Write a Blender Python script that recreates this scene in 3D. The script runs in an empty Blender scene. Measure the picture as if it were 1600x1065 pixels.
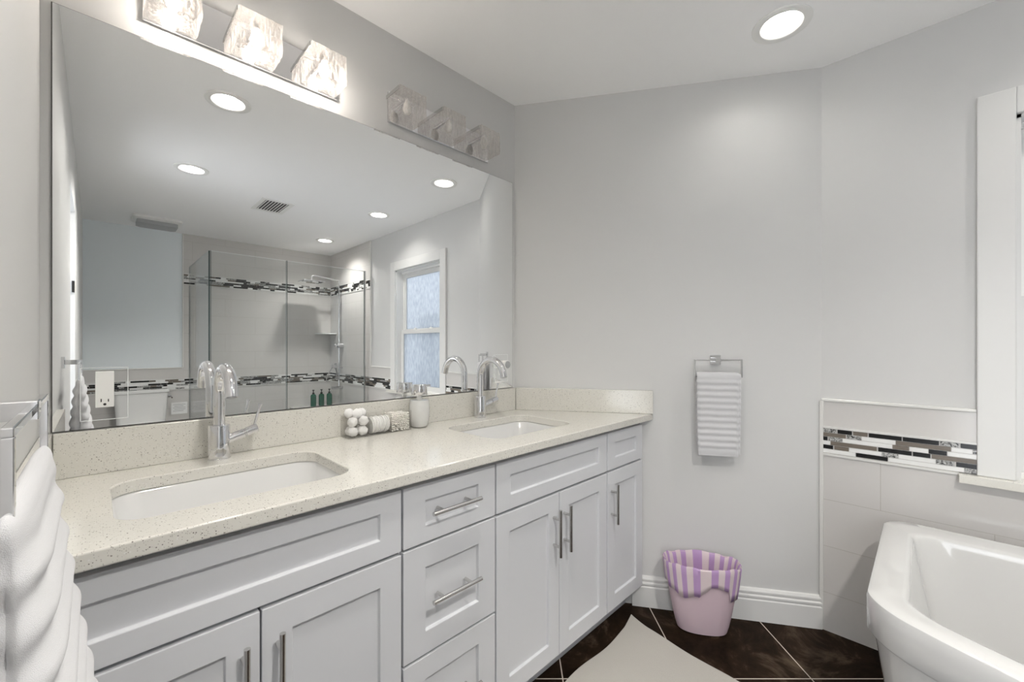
import bpy, bmesh, math, random
from mathutils import Vector, Matrix

# ------------------------------------------------------------------ camera, world, exposure
S = bpy.context.scene
COL = S.collection
R = math.radians

cam_d = bpy.data.cameras.new('camera')
cam = bpy.data.objects.new('camera', cam_d)
COL.objects.link(cam)
cam.location = (0, 0, 1.225)
cam.rotation_euler = (R(90), 0, R(-45))
cam_d.sensor_width = 36
cam_d.lens = 649 * 36 / 1600
cam_d.shift_y = 8.2 / 1600
cam_d.clip_start = 0.01
S.camera = cam

S.view_settings.view_transform = 'Standard'
S.view_settings.look = 'None'
S.view_settings.gamma = 1
S.view_settings.use_curve_mapping = False
S.view_settings.exposure = 1.96

SKY_STRENGTH = 0.78
DOWN_EMIT = 55.0        # recessed light lenses
BULB_WATTS = 0.45        # each bulb of the lit bar
world = bpy.data.worlds.new('sky')
S.world = world
world.use_nodes = True
bgn = world.node_tree.nodes['Background']
bgn.inputs[0].default_value = (0.88, 0.93, 1.0, 1)
bgn.inputs[1].default_value = SKY_STRENGTH

# fill light added beyond the open doorway in the left wall to brighten the bathroom
FILL_W = 5.0
dl_ = bpy.data.lights.new('doorway_fill', 'AREA'); dl_.shape = 'RECTANGLE'; dl_.size = 1.5; dl_.size_y = 2.0
dl_.energy = FILL_W; dl_.color = (0.985, 0.99, 1.0)
do_ = bpy.data.objects.new('doorway_fill', dl_); COL.objects.link(do_)
do_.location = (-0.985, -0.48, 1.10); do_.rotation_euler = (0, R(-90), 0)

S.cycles.max_bounces = 14
S.cycles.diffuse_bounces = 8
S.cycles.glossy_bounces = 6
S.cycles.transmission_bounces = 8
S.cycles.transparent_max_bounces = 16
S.cycles.sample_clamp_indirect = 6

# ------------------------------------------------------------------ room numbers (metres)
H = 2.44
XL = -0.095          # left wall face
YM = 1.476           # mirror wall face
XW = 2.235           # window wall face
YF = -2.75           # far wall face
A = Vector((1.494, YM))                     # corner mirror wall / angled wall
DIR = Vector((0.542, -0.841)).normalized()  # along the angled wall
S_END = (XW - A.x) / DIR.x
B = A + DIR * S_END
EROT = math.atan2(DIR.y, DIR.x)
NRM = Vector((DIR.y, -DIR.x))               # into the room
TOP = 0.908          # counter top

# ------------------------------------------------------------------ materials
def new_mat(name):
    m = bpy.data.materials.new(name); m.use_nodes = True
    nt = m.node_tree
    return m, nt, nt.nodes['Principled BSDF']

def N(nt, t, **kw):
    n = nt.nodes.new(t)
    for k, v in kw.items(): setattr(n, k, v)
    return n

def pbr(name, col, rough=0.5, metal=0.0, bump=None, coat=0.0, spec=0.5, sheen=0.0):
    m, nt, p = new_mat(name)
    p.inputs['Base Color'].default_value = (*col, 1)
    p.inputs['Roughness'].default_value = rough
    p.inputs['Metallic'].default_value = metal
    p.inputs['Coat Weight'].default_value = coat
    p.inputs['Coat Roughness'].default_value = 0.05
    p.inputs['Specular IOR Level'].default_value = spec
    p.inputs['Sheen Weight'].default_value = sheen
    if bump:
        scale, strength, dist = bump
        g = N(nt, 'ShaderNodeNewGeometry')
        no = N(nt, 'ShaderNodeTexNoise'); no.inputs['Scale'].default_value = scale
        no.inputs['Detail'].default_value = 4
        b = N(nt, 'ShaderNodeBump'); b.inputs['Strength'].default_value = strength
        b.inputs['Distance'].default_value = dist
        nt.links.new(g.outputs['Position'], no.inputs['Vector'])
        nt.links.new(no.outputs['Fac'], b.inputs['Height'])
        nt.links.new(b.outputs['Normal'], p.inputs['Normal'])
    return m

M = {}
M['wall'] = pbr('grey_paint', (0.63, 0.63, 0.625), 0.55, bump=(120, 0.08, 0.002))
M['far_paint'] = pbr('pale_blue_grey_paint', (0.80, 0.85, 0.88), 0.55, bump=(120, 0.08, 0.002))
M['ceiling'] = pbr('ceiling_paint', (0.96, 0.96, 0.96), 0.7, bump=(200, 0.08, 0.002))
M['trim'] = pbr('white_trim_paint', (0.72, 0.72, 0.71), 0.35)
M['cabinet'] = pbr('white_cabinet_lacquer', (0.645, 0.655, 0.68), 0.32)
M['cab_inside'] = pbr('cabinet_carcass', (0.55, 0.55, 0.55), 0.6)
M['chrome'] = pbr('chrome', (0.76, 0.76, 0.775), 0.05, 1.0)
M['nickel'] = pbr('brushed_nickel', (0.62, 0.61, 0.60), 0.22, 1.0)
M['porcelain'] = pbr('porcelain', (0.72, 0.72, 0.715), 0.08, coat=0.5)
M['tub'] = pbr('white_acrylic', (0.60, 0.598, 0.59), 0.12, coat=0.6)
M['black'] = pbr('black_rubber', (0.01, 0.01, 0.01), 0.5)
M['dark'] = pbr('dark_edge', (0.06, 0.055, 0.05), 0.5)
M['white_plastic'] = pbr('white_plastic', (0.85, 0.85, 0.83), 0.3)
M['grey_plastic'] = pbr('grey_plastic', (0.42, 0.43, 0.44), 0.5)
M['towel'] = pbr('white_terry', (0.60, 0.60, 0.615), 0.95, bump=(1400, 0.6, 0.0015), sheen=0.4)
M['mat'] = pbr('cream_cotton', (0.47, 0.45, 0.41), 0.95, bump=(500, 0.6, 0.003), sheen=0.2)
M['cotton'] = pbr('cotton_wool', (0.88, 0.87, 0.86), 1.0, bump=(700, 0.6, 0.002), sheen=0.3)
M['swab'] = pbr('swab_tip', (0.94, 0.92, 0.88), 0.9)
M['pencil'] = pbr('white_pencil_tile', (0.70, 0.695, 0.675), 0.2)
M['stk_white'] = pbr('white_glass_stick', (0.80, 0.80, 0.79), 0.12)
M['stk_black'] = pbr('black_glass_stick', (0.006, 0.006, 0.007), 0.2)
M['stk_brown'] = pbr('taupe_stick', (0.17, 0.145, 0.12), 0.25)
M['paper'] = pbr('notice_paper', (0.80, 0.80, 0.80), 0.7)
M['ink'] = pbr('grey_ink', (0.25, 0.25, 0.26), 0.7)
M['added_fence'] = pbr('added_grey_fence', (0.28, 0.31, 0.33), 0.8)

def marble_stick():
    m, nt, p = new_mat('grey_marble_stick')
    g = N(nt, 'ShaderNodeNewGeometry'); no = N(nt, 'ShaderNodeTexNoise')
    no.inputs['Scale'].default_value = 60; no.inputs['Detail'].default_value = 6
    no.inputs['Distortion'].default_value = 2.5
    cr = N(nt, 'ShaderNodeValToRGB')
    cr.color_ramp.elements[0].position = 0.38; cr.color_ramp.elements[0].color = (0.03, 0.03, 0.03, 1)
    cr.color_ramp.elements[1].position = 0.58; cr.color_ramp.elements[1].color = (0.52, 0.52, 0.51, 1)
    nt.links.new(g.outputs['Position'], no.inputs['Vector'])
    nt.links.new(no.outputs['Fac'], cr.inputs['Fac'])
    nt.links.new(cr.outputs['Color'], p.inputs['Base Color'])
    p.inputs['Roughness'].default_value = 0.15
    return m
M['stk_marble'] = marble_stick()

def quartz():
    m, nt, p = new_mat('speckled_quartz')
    g = N(nt, 'ShaderNodeNewGeometry')
    base = (0.67, 0.655, 0.605, 1)
    prev = None
    for scale, thr, col, pick in ((240, 0.28, (0.20, 0.185, 0.17, 1), 0.86), (380, 0.30, (0.38, 0.36, 0.33, 1), 0.76), (150, 0.22, (0.73, 0.72, 0.69, 1), 0.7)):
        v = N(nt, 'ShaderNodeTexVoronoi'); v.inputs['Scale'].default_value = scale
        nt.links.new(g.outputs['Position'], v.inputs['Vector'])
        lt = N(nt, 'ShaderNodeMath', operation='LESS_THAN'); lt.inputs[1].default_value = thr
        nt.links.new(v.outputs['Distance'], lt.inputs[0])
        sep = N(nt, 'ShaderNodeSeparateColor'); nt.links.new(v.outputs['Color'], sep.inputs[0])
        gt = N(nt, 'ShaderNodeMath', operation='GREATER_THAN'); gt.inputs[1].default_value = pick
        nt.links.new(sep.outputs[0], gt.inputs[0])
        mul = N(nt, 'ShaderNodeMath', operation='MULTIPLY')
        nt.links.new(lt.outputs[0], mul.inputs[0]); nt.links.new(gt.outputs[0], mul.inputs[1])
        mx = N(nt, 'ShaderNodeMix', data_type='RGBA')
        nt.links.new(mul.outputs[0], mx.inputs[0])
        if prev is None: mx.inputs[6].default_value = base
        else: nt.links.new(prev, mx.inputs[6])
        mx.inputs[7].default_value = col
        prev = mx.outputs[2]
    nt.links.new(prev, p.inputs['Base Color'])
    p.inputs['Roughness'].default_value = 0.11
    return m
M['quartz'] = quartz()

def wall_tile(name, axis):
    m, nt, p = new_mat(name)
    g = N(nt, 'ShaderNodeNewGeometry'); s = N(nt, 'ShaderNodeSeparateXYZ')
    nt.links.new(g.outputs['Position'], s.inputs[0])
    au = N(nt, 'ShaderNodeMath', operation='ADD'); au.inputs[1].default_value = 10.0 + (-0.133 + 0.2 if axis == 'Y' else 0.06)
    az = N(nt, 'ShaderNodeMath', operation='ADD'); az.inputs[1].default_value = 0.035
    nt.links.new(s.outputs[axis], au.inputs[0]); nt.links.new(s.outputs['Z'], az.inputs[0])
    c = N(nt, 'ShaderNodeCombineXYZ'); nt.links.new(au.outputs[0], c.inputs[0]); nt.links.new(az.outputs[0], c.inputs[1])
    b = N(nt, 'ShaderNodeTexBrick'); b.offset = 0.5
    b.inputs['Scale'].default_value = 1; b.inputs['Brick Width'].default_value = 0.6
    b.inputs['Row Height'].default_value = 0.2; b.inputs['Mortar Size'].default_value = 0.0012
    b.inputs['Mortar Smooth'].default_value = 0.3
    b.inputs['Color1'].default_value = (0.60, 0.585, 0.57, 1); b.inputs['Color2'].default_value = (0.61, 0.595, 0.58, 1)
    b.inputs['Mortar'].default_value = (0.46, 0.44, 0.41, 1)
    nt.links.new(c.outputs[0], b.inputs['Vector'])
    nt.links.new(b.outputs['Color'], p.inputs['Base Color'])
    bu = N(nt, 'ShaderNodeBump'); bu.inputs['Strength'].default_value = 0.3; bu.inputs['Distance'].default_value = 0.001; bu.invert = True
    nt.links.new(b.outputs['Fac'], bu.inputs['Height']); nt.links.new(bu.outputs['Normal'], p.inputs['Normal'])
    p.inputs['Roughness'].default_value = 0.14
    return m
M['tile_y'] = wall_tile('white_wall_tile_long', 'Y')
M['tile_plain'] = pbr('white_wall_tile_plain', (0.605, 0.59, 0.575), 0.14)
M['tile_x'] = wall_tile('white_wall_tile_cross', 'X')

def floor_tile():
    m, nt, p = new_mat('dark_slate_floor_tile')
    g = N(nt, 'ShaderNodeNewGeometry')
    mp = N(nt, 'ShaderNodeMapping'); mp.vector_type = 'TEXTURE'
    # texture axes: u = (x-y)/sqrt2, d = (x+y)/sqrt2
    mp.inputs['Rotation'].default_value = (0, 0, R(-45))
    nt.links.new(g.outputs['Position'], mp.inputs['Vector'])
    add = N(nt, 'ShaderNodeVectorMath', operation='ADD')
    add.inputs[1].default_value = (-0.187 + 0.458 * 20, -1.531 + 0.458 * 20, 0)
    nt.links.new(mp.outputs[0], add.inputs[0])
    b = N(nt, 'ShaderNodeTexBrick'); b.offset = 0.0
    b.inputs['Scale'].default_value = 1; b.inputs['Brick Width'].default_value = 0.458
    b.inputs['Row Height'].default_value = 0.458; b.inputs['Mortar Size'].default_value = 0.0022
    b.inputs['Mortar Smooth'].default_value = 0.1
    nt.links.new(add.outputs[0], b.inputs['Vector'])
    n1 = N(nt, 'ShaderNodeTexNoise'); n1.inputs['Scale'].default_value = 4.5; n1.inputs['Detail'].default_value = 9
    n1.inputs['Roughness'].default_value = 0.68; n1.inputs['Distortion'].default_value = 0.6
    nt.links.new(g.outputs['Position'], n1.inputs['Vector'])
    cr = N(nt, 'ShaderNodeValToRGB'); e = cr.color_ramp.elements
    e[0].position = 0.36; e[0].color = (0.006, 0.0035, 0.002, 1)
    e[1].position = 0.72; e[1].color = (0.12, 0.088, 0.060, 1)
    k = cr.color_ramp.elements.new(0.54); k.color = (0.022, 0.013, 0.008, 1)
    nt.links.new(n1.outputs['Fac'], cr.inputs['Fac'])
    mx = N(nt, 'ShaderNodeMix', data_type='RGBA')
    nt.links.new(b.outputs['Fac'], mx.inputs[0]); nt.links.new(cr.outputs['Color'], mx.inputs[6])
    mx.inputs[7].default_value = (0.56, 0.50, 0.44, 1)
    nt.links.new(mx.outputs[2], p.inputs['Base Color'])
    bu = N(nt, 'ShaderNodeBump'); bu.inputs['Strength'].default_value = 0.25; bu.inputs['Distance'].default_value = 0.003
    nt.links.new(n1.outputs['Fac'], bu.inputs['Height']); nt.links.new(bu.outputs['Normal'], p.inputs['Normal'])
    p.inputs['Roughness'].default_value = 0.42
    p.inputs['Specular IOR Level'].default_value = 0.04
    return m
M['floor'] = floor_tile()

def mirror_mat():
    m, nt, p = new_mat('silvered_glass')
    p.inputs['Base Color'].default_value = (0.965, 0.975, 0.975, 1)
    p.inputs['Metallic'].default_value = 1; p.inputs['Roughness'].default_value = 0.0
    return m
M['mirror'] = mirror_mat()

def emit(name, col, s):
    m, nt, p = new_mat(name)
    p.inputs['Base Color'].default_value = (0.9, 0.9, 0.9, 1)
    p.inputs['Emission Color'].default_value = (*col, 1)
    p.inputs['Emission Strength'].default_value = s
    return m
M['lens'] = emit('lit_lens', (1.0, 0.965, 0.91), DOWN_EMIT)
DIM = (2.5, 8.0, 0.26, 1.1, 3.2)      # how far each ceiling light is turned up
for i_, k_ in enumerate(DIM): M['lens_%d' % i_] = emit('lit_lens', (1.0, 0.965, 0.91), DOWN_EMIT * k_)
M['bulb_on'] = emit('lit_bulb', (1.0, 0.93, 0.84), 4)
M['bulb_off'] = pbr('frosted_bulb', (0.8, 0.8, 0.78), 0.3)

def clear_glass(name, tint, refl=0.09):
    m, nt, p = new_mat(name); nt.nodes.remove(p)
    out = nt.nodes['Material Output']
    tr = N(nt, 'ShaderNodeBsdfTransparent'); tr.inputs[0].default_value = (*tint, 1)
    gl = N(nt, 'ShaderNodeBsdfGlossy'); gl.inputs['Roughness'].default_value = 0.0
    fc = N(nt, 'ShaderNodeLayerWeight'); fc.inputs['Blend'].default_value = 0.5
    pw = N(nt, 'ShaderNodeMath', operation='POWER'); pw.inputs[1].default_value = 4.0
    nt.links.new(fc.outputs['Facing'], pw.inputs[0])
    lw = N(nt, 'ShaderNodeMath', operation='MULTIPLY_ADD'); lw.inputs[1].default_value = 0.55; lw.inputs[2].default_value = 0.03
    nt.links.new(pw.outputs[0], lw.inputs[0])
    mx = N(nt, 'ShaderNodeMixShader')
    nt.links.new(lw.outputs[0], mx.inputs[0]); nt.links.new(tr.outputs[0], mx.inputs[1]); nt.links.new(gl.outputs[0], mx.inputs[2])
    nt.links.new(mx.outputs[0], out.inputs[0])
    return m
M['glass'] = clear_glass('shower_glass', (0.975, 0.985, 0.985))
M['acrylic'] = clear_glass('clear_acrylic', (0.98, 0.98, 0.978))
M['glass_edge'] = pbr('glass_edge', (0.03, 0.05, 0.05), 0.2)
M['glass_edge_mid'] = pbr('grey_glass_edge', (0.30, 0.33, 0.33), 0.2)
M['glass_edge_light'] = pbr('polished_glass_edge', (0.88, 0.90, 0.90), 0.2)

def frosted_window():
    m, nt, p = new_mat('obscure_window_glass'); nt.nodes.remove(p)
    out = nt.nodes['Material Output']
    g = N(nt, 'ShaderNodeNewGeometry')
    no = N(nt, 'ShaderNodeTexNoise'); no.inputs['Scale'].default_value = 55; no.inputs['Detail'].default_value = 3
    mp = N(nt, 'ShaderNodeMapping'); mp.inputs['Scale'].default_value = (1, 1, 0.3)
    nt.links.new(g.outputs['Position'], mp.inputs[0]); nt.links.new(mp.outputs[0], no.inputs['Vector'])
    bu = N(nt, 'ShaderNodeBump'); bu.inputs['Strength'].default_value = 0.5; bu.inputs['Distance'].default_value = 0.01
    nt.links.new(no.outputs['Fac'], bu.inputs['Height'])
    tl = N(nt, 'ShaderNodeBsdfTranslucent'); tl.inputs[0].default_value = (0.52, 0.53, 0.54, 1)
    pr = N(nt, 'ShaderNodeValToRGB'); pr.color_ramp.elements[0].position = 0.35; pr.color_ramp.elements[0].color = (0.46, 0.48, 0.50, 1)
    pr.color_ramp.elements[1].position = 0.65; pr.color_ramp.elements[1].color = (0.60, 0.61, 0.62, 1)
    nt.links.new(no.outputs['Fac'], pr.inputs['Fac']); nt.links.new(pr.outputs['Color'], tl.inputs[0])
    rf = N(nt, 'ShaderNodeBsdfRefraction'); rf.inputs['Roughness'].default_value = 0.22; rf.inputs['IOR'].default_value = 1.06
    rf.inputs[0].default_value = (0.75, 0.77, 0.80, 1)
    nt.links.new(bu.outputs[0], rf.inputs['Normal'])
    mx = N(nt, 'ShaderNodeMixShader'); mx.inputs[0].default_value = 0.30
    nt.links.new(tl.outputs[0], mx.inputs[1]); nt.links.new(rf.outputs[0], mx.inputs[2])
    gl = N(nt, 'ShaderNodeBsdfGlossy'); gl.inputs['Roughness'].default_value = 0.1
    nt.links.new(bu.outputs[0], gl.inputs['Normal'])
    m2 = N(nt, 'ShaderNodeMixShader'); m2.inputs[0].default_value = 0.05
    nt.links.new(mx.outputs[0], m2.inputs[1]); nt.links.new(gl.outputs[0], m2.inputs[2])
    nt.links.new(m2.outputs[0], out.inputs[0])
    return m
M['win_glass'] = frosted_window()

def crackle_glass():
    """vertically streaked art glass: clear streaks, milky streaks and a gloss"""
    m, nt, p = new_mat('streaked_art_glass'); nt.nodes.remove(p)
    out = nt.nodes['Material Output']
    tc = N(nt, 'ShaderNodeTexCoord')
    mp = N(nt, 'ShaderNodeMapping'); mp.inputs['Scale'].default_value = (1, 1, 0.16)
    no = N(nt, 'ShaderNodeTexNoise'); no.inputs['Scale'].default_value = 150; no.inputs['Detail'].default_value = 5
    no.inputs['Distortion'].default_value = 1.2
    nt.links.new(tc.outputs['Object'], mp.inputs[0]); nt.links.new(mp.outputs[0], no.inputs['Vector'])
    cr = N(nt, 'ShaderNodeValToRGB')
    cr.color_ramp.elements[0].position = 0.44; cr.color_ramp.elements[0].color = (0.045,) * 3 + (1,)
    cr.color_ramp.elements[1].position = 0.56; cr.color_ramp.elements[1].color = (0.26,) * 3 + (1,)
    nt.links.new(no.outputs['Fac'], cr.inputs['Fac'])
    bu = N(nt, 'ShaderNodeBump'); bu.inputs['Strength'].default_value = 0.8; bu.inputs['Distance'].default_value = 0.003
    nt.links.new(no.outputs['Fac'], bu.inputs['Height'])
    tr = N(nt, 'ShaderNodeBsdfTransparent'); tr.inputs[0].default_value = (0.965, 0.955, 0.945, 1)
    tl = N(nt, 'ShaderNodeBsdfTranslucent'); tl.inputs[0].default_value = (0.92, 0.88, 0.84, 1)
    n2 = N(nt, 'ShaderNodeTexNoise'); n2.inputs['Scale'].default_value = 210; n2.inputs['Detail'].default_value = 3; n2.inputs['Distortion'].default_value = 1.6
    nt.links.new(mp.outputs[0], n2.inputs['Vector'])
    c2 = N(nt, 'ShaderNodeValToRGB'); c2.color_ramp.elements[0].position = 0.44; c2.color_ramp.elements[0].color = (0.60, 0.47, 0.38, 1)
    c2.color_ramp.elements[1].position = 0.53; c2.color_ramp.elements[1].color = (0.97, 0.95, 0.93, 1)
    nt.links.new(n2.outputs['Fac'], c2.inputs['Fac']); nt.links.new(c2.outputs['Color'], tl.inputs[0])
    c3 = N(nt, 'ShaderNodeMix', data_type='RGBA'); c3.inputs[0].default_value = 0.16; c3.inputs[6].default_value = (0.97, 0.96, 0.95, 1)
    nt.links.new(c2.outputs['Color'], c3.inputs[7]); nt.links.new(c3.outputs[2], tr.inputs[0])
    df = N(nt, 'ShaderNodeBsdfDiffuse'); df.inputs[0].default_value = (0.92, 0.92, 0.92, 1)
    a = N(nt, 'ShaderNodeMixShader'); a.inputs[0].default_value = 0.45
    nt.links.new(tl.outputs[0], a.inputs[1]); nt.links.new(df.outputs[0], a.inputs[2])
    b = N(nt, 'ShaderNodeMixShader')
    nt.links.new(cr.outputs['Color'], b.inputs[0]); nt.links.new(tr.outputs[0], b.inputs[1]); nt.links.new(a.outputs[0], b.inputs[2])
    gl = N(nt, 'ShaderNodeBsdfGlossy'); gl.inputs['Roughness'].default_value = 0.12
    nt.links.new(bu.outputs[0], gl.inputs['Normal']); nt.links.new(bu.outputs[0], df.inputs['Normal'])
    c = N(nt, 'ShaderNodeMixShader'); c.inputs[0].default_value = 0.10
    nt.links.new(b.outputs[0], c.inputs[1]); nt.links.new(gl.outputs[0], c.inputs[2])
    nt.links.new(c.outputs[0], out.inputs[0])
    return m
M['art_glass'] = crackle_glass()

def translucent_plastic(name, col, k=0.5, rough=0.35):
    m, nt, p = new_mat(name)
    out = nt.nodes['Material Output']
    p.inputs['Base Color'].default_value = (*col, 1); p.inputs['Roughness'].default_value = rough
    tl = N(nt, 'ShaderNodeBsdfTranslucent'); tl.inputs[0].default_value = (*col, 1)
    mx = N(nt, 'ShaderNodeMixShader'); mx.inputs[0].default_value = k
    nt.links.new(p.outputs[0], mx.inputs[1]); nt.links.new(tl.outputs[0], mx.inputs[2]); nt.links.new(mx.outputs[0], out.inputs[0])
    return m
M['bin'] = translucent_plastic('pale_pink_plastic', (0.80, 0.66, 0.72), 0.35)
M['soap'] = translucent_plastic('white_soap', (0.86, 0.86, 0.85), 0.25, 0.15)
M['green'] = translucent_plastic('green_bottle', (0.015, 0.11, 0.065), 0.2, 0.15)

def liner_mat():
    m, nt, p = new_mat('striped_liner')
    uv = N(nt, 'ShaderNodeUVMap'); s = N(nt, 'ShaderNodeSeparateXYZ'); nt.links.new(uv.outputs[0], s.inputs[0])
    mu = N(nt, 'ShaderNodeMath', operation='MULTIPLY'); mu.inputs[1].default_value = 19
    fr = N(nt, 'ShaderNodeMath', operation='FRACT'); gt = N(nt, 'ShaderNodeMath', operation='GREATER_THAN'); gt.inputs[1].default_value = 0.52
    nt.links.new(s.outputs[0], mu.inputs[0]); nt.links.new(mu.outputs[0], fr.inputs[0]); nt.links.new(fr.outputs[0], gt.inputs[0])
    mx = N(nt, 'ShaderNodeMix', data_type='RGBA'); nt.links.new(gt.outputs[0], mx.inputs[0])
    mx.inputs[6].default_value = (0.84, 0.74, 0.76, 1); mx.inputs[7].default_value = (0.60, 0.40, 0.68, 1)
    nt.links.new(mx.outputs[2], p.inputs['Base Color']); p.inputs['Roughness'].default_value = 0.4
    out = nt.nodes['Material Output']
    tl = N(nt, 'ShaderNodeBsdfTranslucent'); nt.links.new(mx.outputs[2], tl.inputs[0])
    ms = N(nt, 'ShaderNodeMixShader'); ms.inputs[0].default_value = 0.3
    nt.links.new(p.outputs[0], ms.inputs[1]); nt.links.new(tl.outputs[0], ms.inputs[2]); nt.links.new(ms.outputs[0], out.inputs[0])
    return m
M['liner'] = liner_mat()

# ------------------------------------------------------------------ mesh helpers
def empty(name, loc=(0, 0, 0), rz=0, label=None, cat=None, group=None):
    o = bpy.data.objects.new(name, None); COL.objects.link(o)
    o.location = loc; o.rotation_euler = (0, 0, rz); o.empty_display_size = 0.05
    tag(o, label, cat, group)
    return o

def tag(o, label=None, cat=None, group=None, kind=None):
    if label: o['label'] = label
    if cat: o['category'] = cat
    if group: o['group'] = group
    if kind: o['kind'] = kind
    return o

def obj(name, bm, mats, parent=None, smooth=False, bevel=0.0, segs=2, loc=None, rot=None):
    me = bpy.data.meshes.new(name)
    bmesh.ops.recalc_face_normals(bm, faces=bm.faces)
    if smooth:
        for f in bm.faces: f.smooth = True
        for e in bm.edges:
            if len(e.link_faces) == 2 and e.calc_face_angle(0) > R(38): e.smooth = False
    bm.to_mesh(me); bm.free()
    if not isinstance(mats, (list, tuple)): mats = [mats]
    for m in mats: me.materials.append(M[m] if isinstance(m, str) else m)
    o = bpy.data.objects.new(name, me); COL.objects.link(o)
    if loc is not None: o.location = loc
    if rot is not None: o.rotation_euler = rot
    if parent: o.parent = parent
    if bevel:
        b = o.modifiers.new('bevel', 'BEVEL'); b.width = bevel; b.segments = segs
        b.limit_method = 'ANGLE'; b.angle_limit = R(40); b.harden_normals = False
    return o

def struct(name, bm, mats, **kw):
    o = obj(name, bm, mats, **kw)
    if not o.parent: o['kind'] = 'structure'
    return o

def BM(): return bmesh.new()

def box(bm, x0, y0, z0, x1, y1, z1, mi=0):
    v = [bm.verts.new((x, y, z)) for x in (x0, x1) for y in (y0, y1) for z in (z0, z1)]
    for q in ((0, 1, 3, 2), (4, 6, 7, 5), (0, 4, 5, 1), (2, 3, 7, 6), (0, 2, 6, 4), (1, 5, 7, 3)):
        f = bm.faces.new([v[i] for i in q]); f.material_index = mi
    return v

def prism(bm, pts, z0, z1, mi=0):
    lo = [bm.verts.new((p[0], p[1], z0)) for p in pts]; hi = [bm.verts.new((p[0], p[1], z1)) for p in pts]
    n = len(pts)
    bm.faces.new(lo[::-1]).material_index = mi; bm.faces.new(hi).material_index = mi
    for i in range(n):
        bm.faces.new((lo[i], lo[(i + 1) % n], hi[(i + 1) % n], hi[i])).material_index = mi

def slab_holes(bm, outer, holes, z0, z1):
    edges = []
    for loop in [outer] + holes:
        vs = [bm.verts.new((p[0], p[1], z1)) for p in loop]
        edges += [bm.edges.new((vs[i], vs[(i + 1) % len(vs)])) for i in range(len(vs))]
    r = bmesh.ops.triangle_fill(bm, use_beauty=True, use_dissolve=False, edges=edges)
    faces = [g for g in r['geom'] if isinstance(g, bmesh.types.BMFace)]
    e = bmesh.ops.extrude_face_region(bm, geom=faces, use_keep_orig=True)
    vs = [g for g in e['geom'] if isinstance(g, bmesh.types.BMVert)]
    bmesh.ops.translate(bm, verts=vs, vec=(0, 0, z0 - z1))

def rings(bm, rs, cap0=True, cap1=True, mi=0, closed=True):
    vr = [[bm.verts.new(p) for p in r] for r in rs]
    n = len(vr[0])
    for a, b in zip(vr[:-1], vr[1:]):
        for i in range(n if closed else n - 1):
            j = (i + 1) % n
            bm.faces.new((a[i], a[j], b[j], b[i])).material_index = mi
    if cap0: bm.faces.new(vr[0][::-1]).material_index = mi
    if cap1: bm.faces.new(vr[-1]).material_index = mi
    return vr

def frame_of(d):
    d = Vector(d).normalized()
    u = Vector((0, 0, 1)) if abs(d.z) < 0.9 else Vector((1, 0, 0))
    a = d.cross(u).normalized(); b = d.cross(a).normalized()
    return a, b

def cyl(bm, p0, p1, r0, r1=None, seg=24, mi=0, caps=True):
    r1 = r0 if r1 is None else r1
    p0, p1 = Vector(p0), Vector(p1); a, b = frame_of(p1 - p0)
    rs = [[p + a * (r * math.cos(2 * math.pi * i / seg)) + b * (r * math.sin(2 * math.pi * i / seg)) for i in range(seg)] for p, r in ((p0, r0), (p1, r1))]
    rings(bm, rs, caps, caps, mi)

def tube(bm, pts, r, seg=16, mi=0, square=False):
    pts = [Vector(p) for p in pts]; n = len(pts)
    t = [(pts[min(i + 1, n - 1)] - pts[max(i - 1, 0)]).normalized() for i in range(n)]
    a, b = frame_of(t[0]); rs = []
    for i in range(n):
        a = (a - t[i] * a.dot(t[i])).normalized(); b = t[i].cross(a)
        rr = r[i] if isinstance(r, (list, tuple)) else r
        rs.append([pts[i] + a * (rr * math.cos(2 * math.pi * k / seg)) + b * (rr * math.sin(2 * math.pi * k / seg)) for k in range(seg)])
    rings(bm, rs, True, True, mi)

def lathe(bm, prof, seg=40, c=(0, 0), mi=0, cap0=True, cap1=True, sx=1, sy=1):
    rs = [[(c[0] + sx * r * math.cos(2 * math.pi * i / seg), c[1] + sy * r * math.sin(2 * math.pi * i / seg), z) for i in range(seg)] for r, z in prof]
    return rings(bm, rs, cap0, cap1, mi)

def rrect(cx, cy, w, d, r, n=8):
    pts = []
    for sx, sy, a0 in ((1, 1, 0), (-1, 1, 90), (-1, -1, 180), (1, -1, 270)):
        for k in range(n + 1):
            a = R(a0 + 90 * k / n)
            pts.append((cx + sx * (w / 2 - r) + r * math.cos(a), cy + sy * (d / 2 - r) + r * math.sin(a)))
    return pts

def EW(s, off=0.0):
    p = A + DIR * s + NRM * off
    return p.x, p.y

# ------------------------------------------------------------------ setting
T = 0.12
DL = [(0.463, 0.48), (0.461, -0.63), (1.83, 0.39), (1.846, -0.65), (1.857, -1.96)]

bm = BM(); prism(bm, [(XL - T, YM + T), (XL - T, YF - T), (XW + T, YF - T), (XW + T, B.y + 0.05), (A.x + 0.1, YM + T)], -0.1, 0.0)
struct('floor', bm, 'floor')

bm = BM()
circ = lambda x, y, r, n=48: [(x + r * math.cos(2 * math.pi * i / n), y + r * math.sin(2 * math.pi * i / n)) for i in range(n)]
slab_holes(bm, [(XL - T, YM + T), (XL - T, YF - T), (XW + T, YF - T), (XW + T, B.y + 0.05), (A.x + 0.1, YM + T)],
           [circ(x, y, 0.080) for x, y in DL], H, H + 0.1)
struct('ceiling', bm, 'ceiling')

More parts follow.
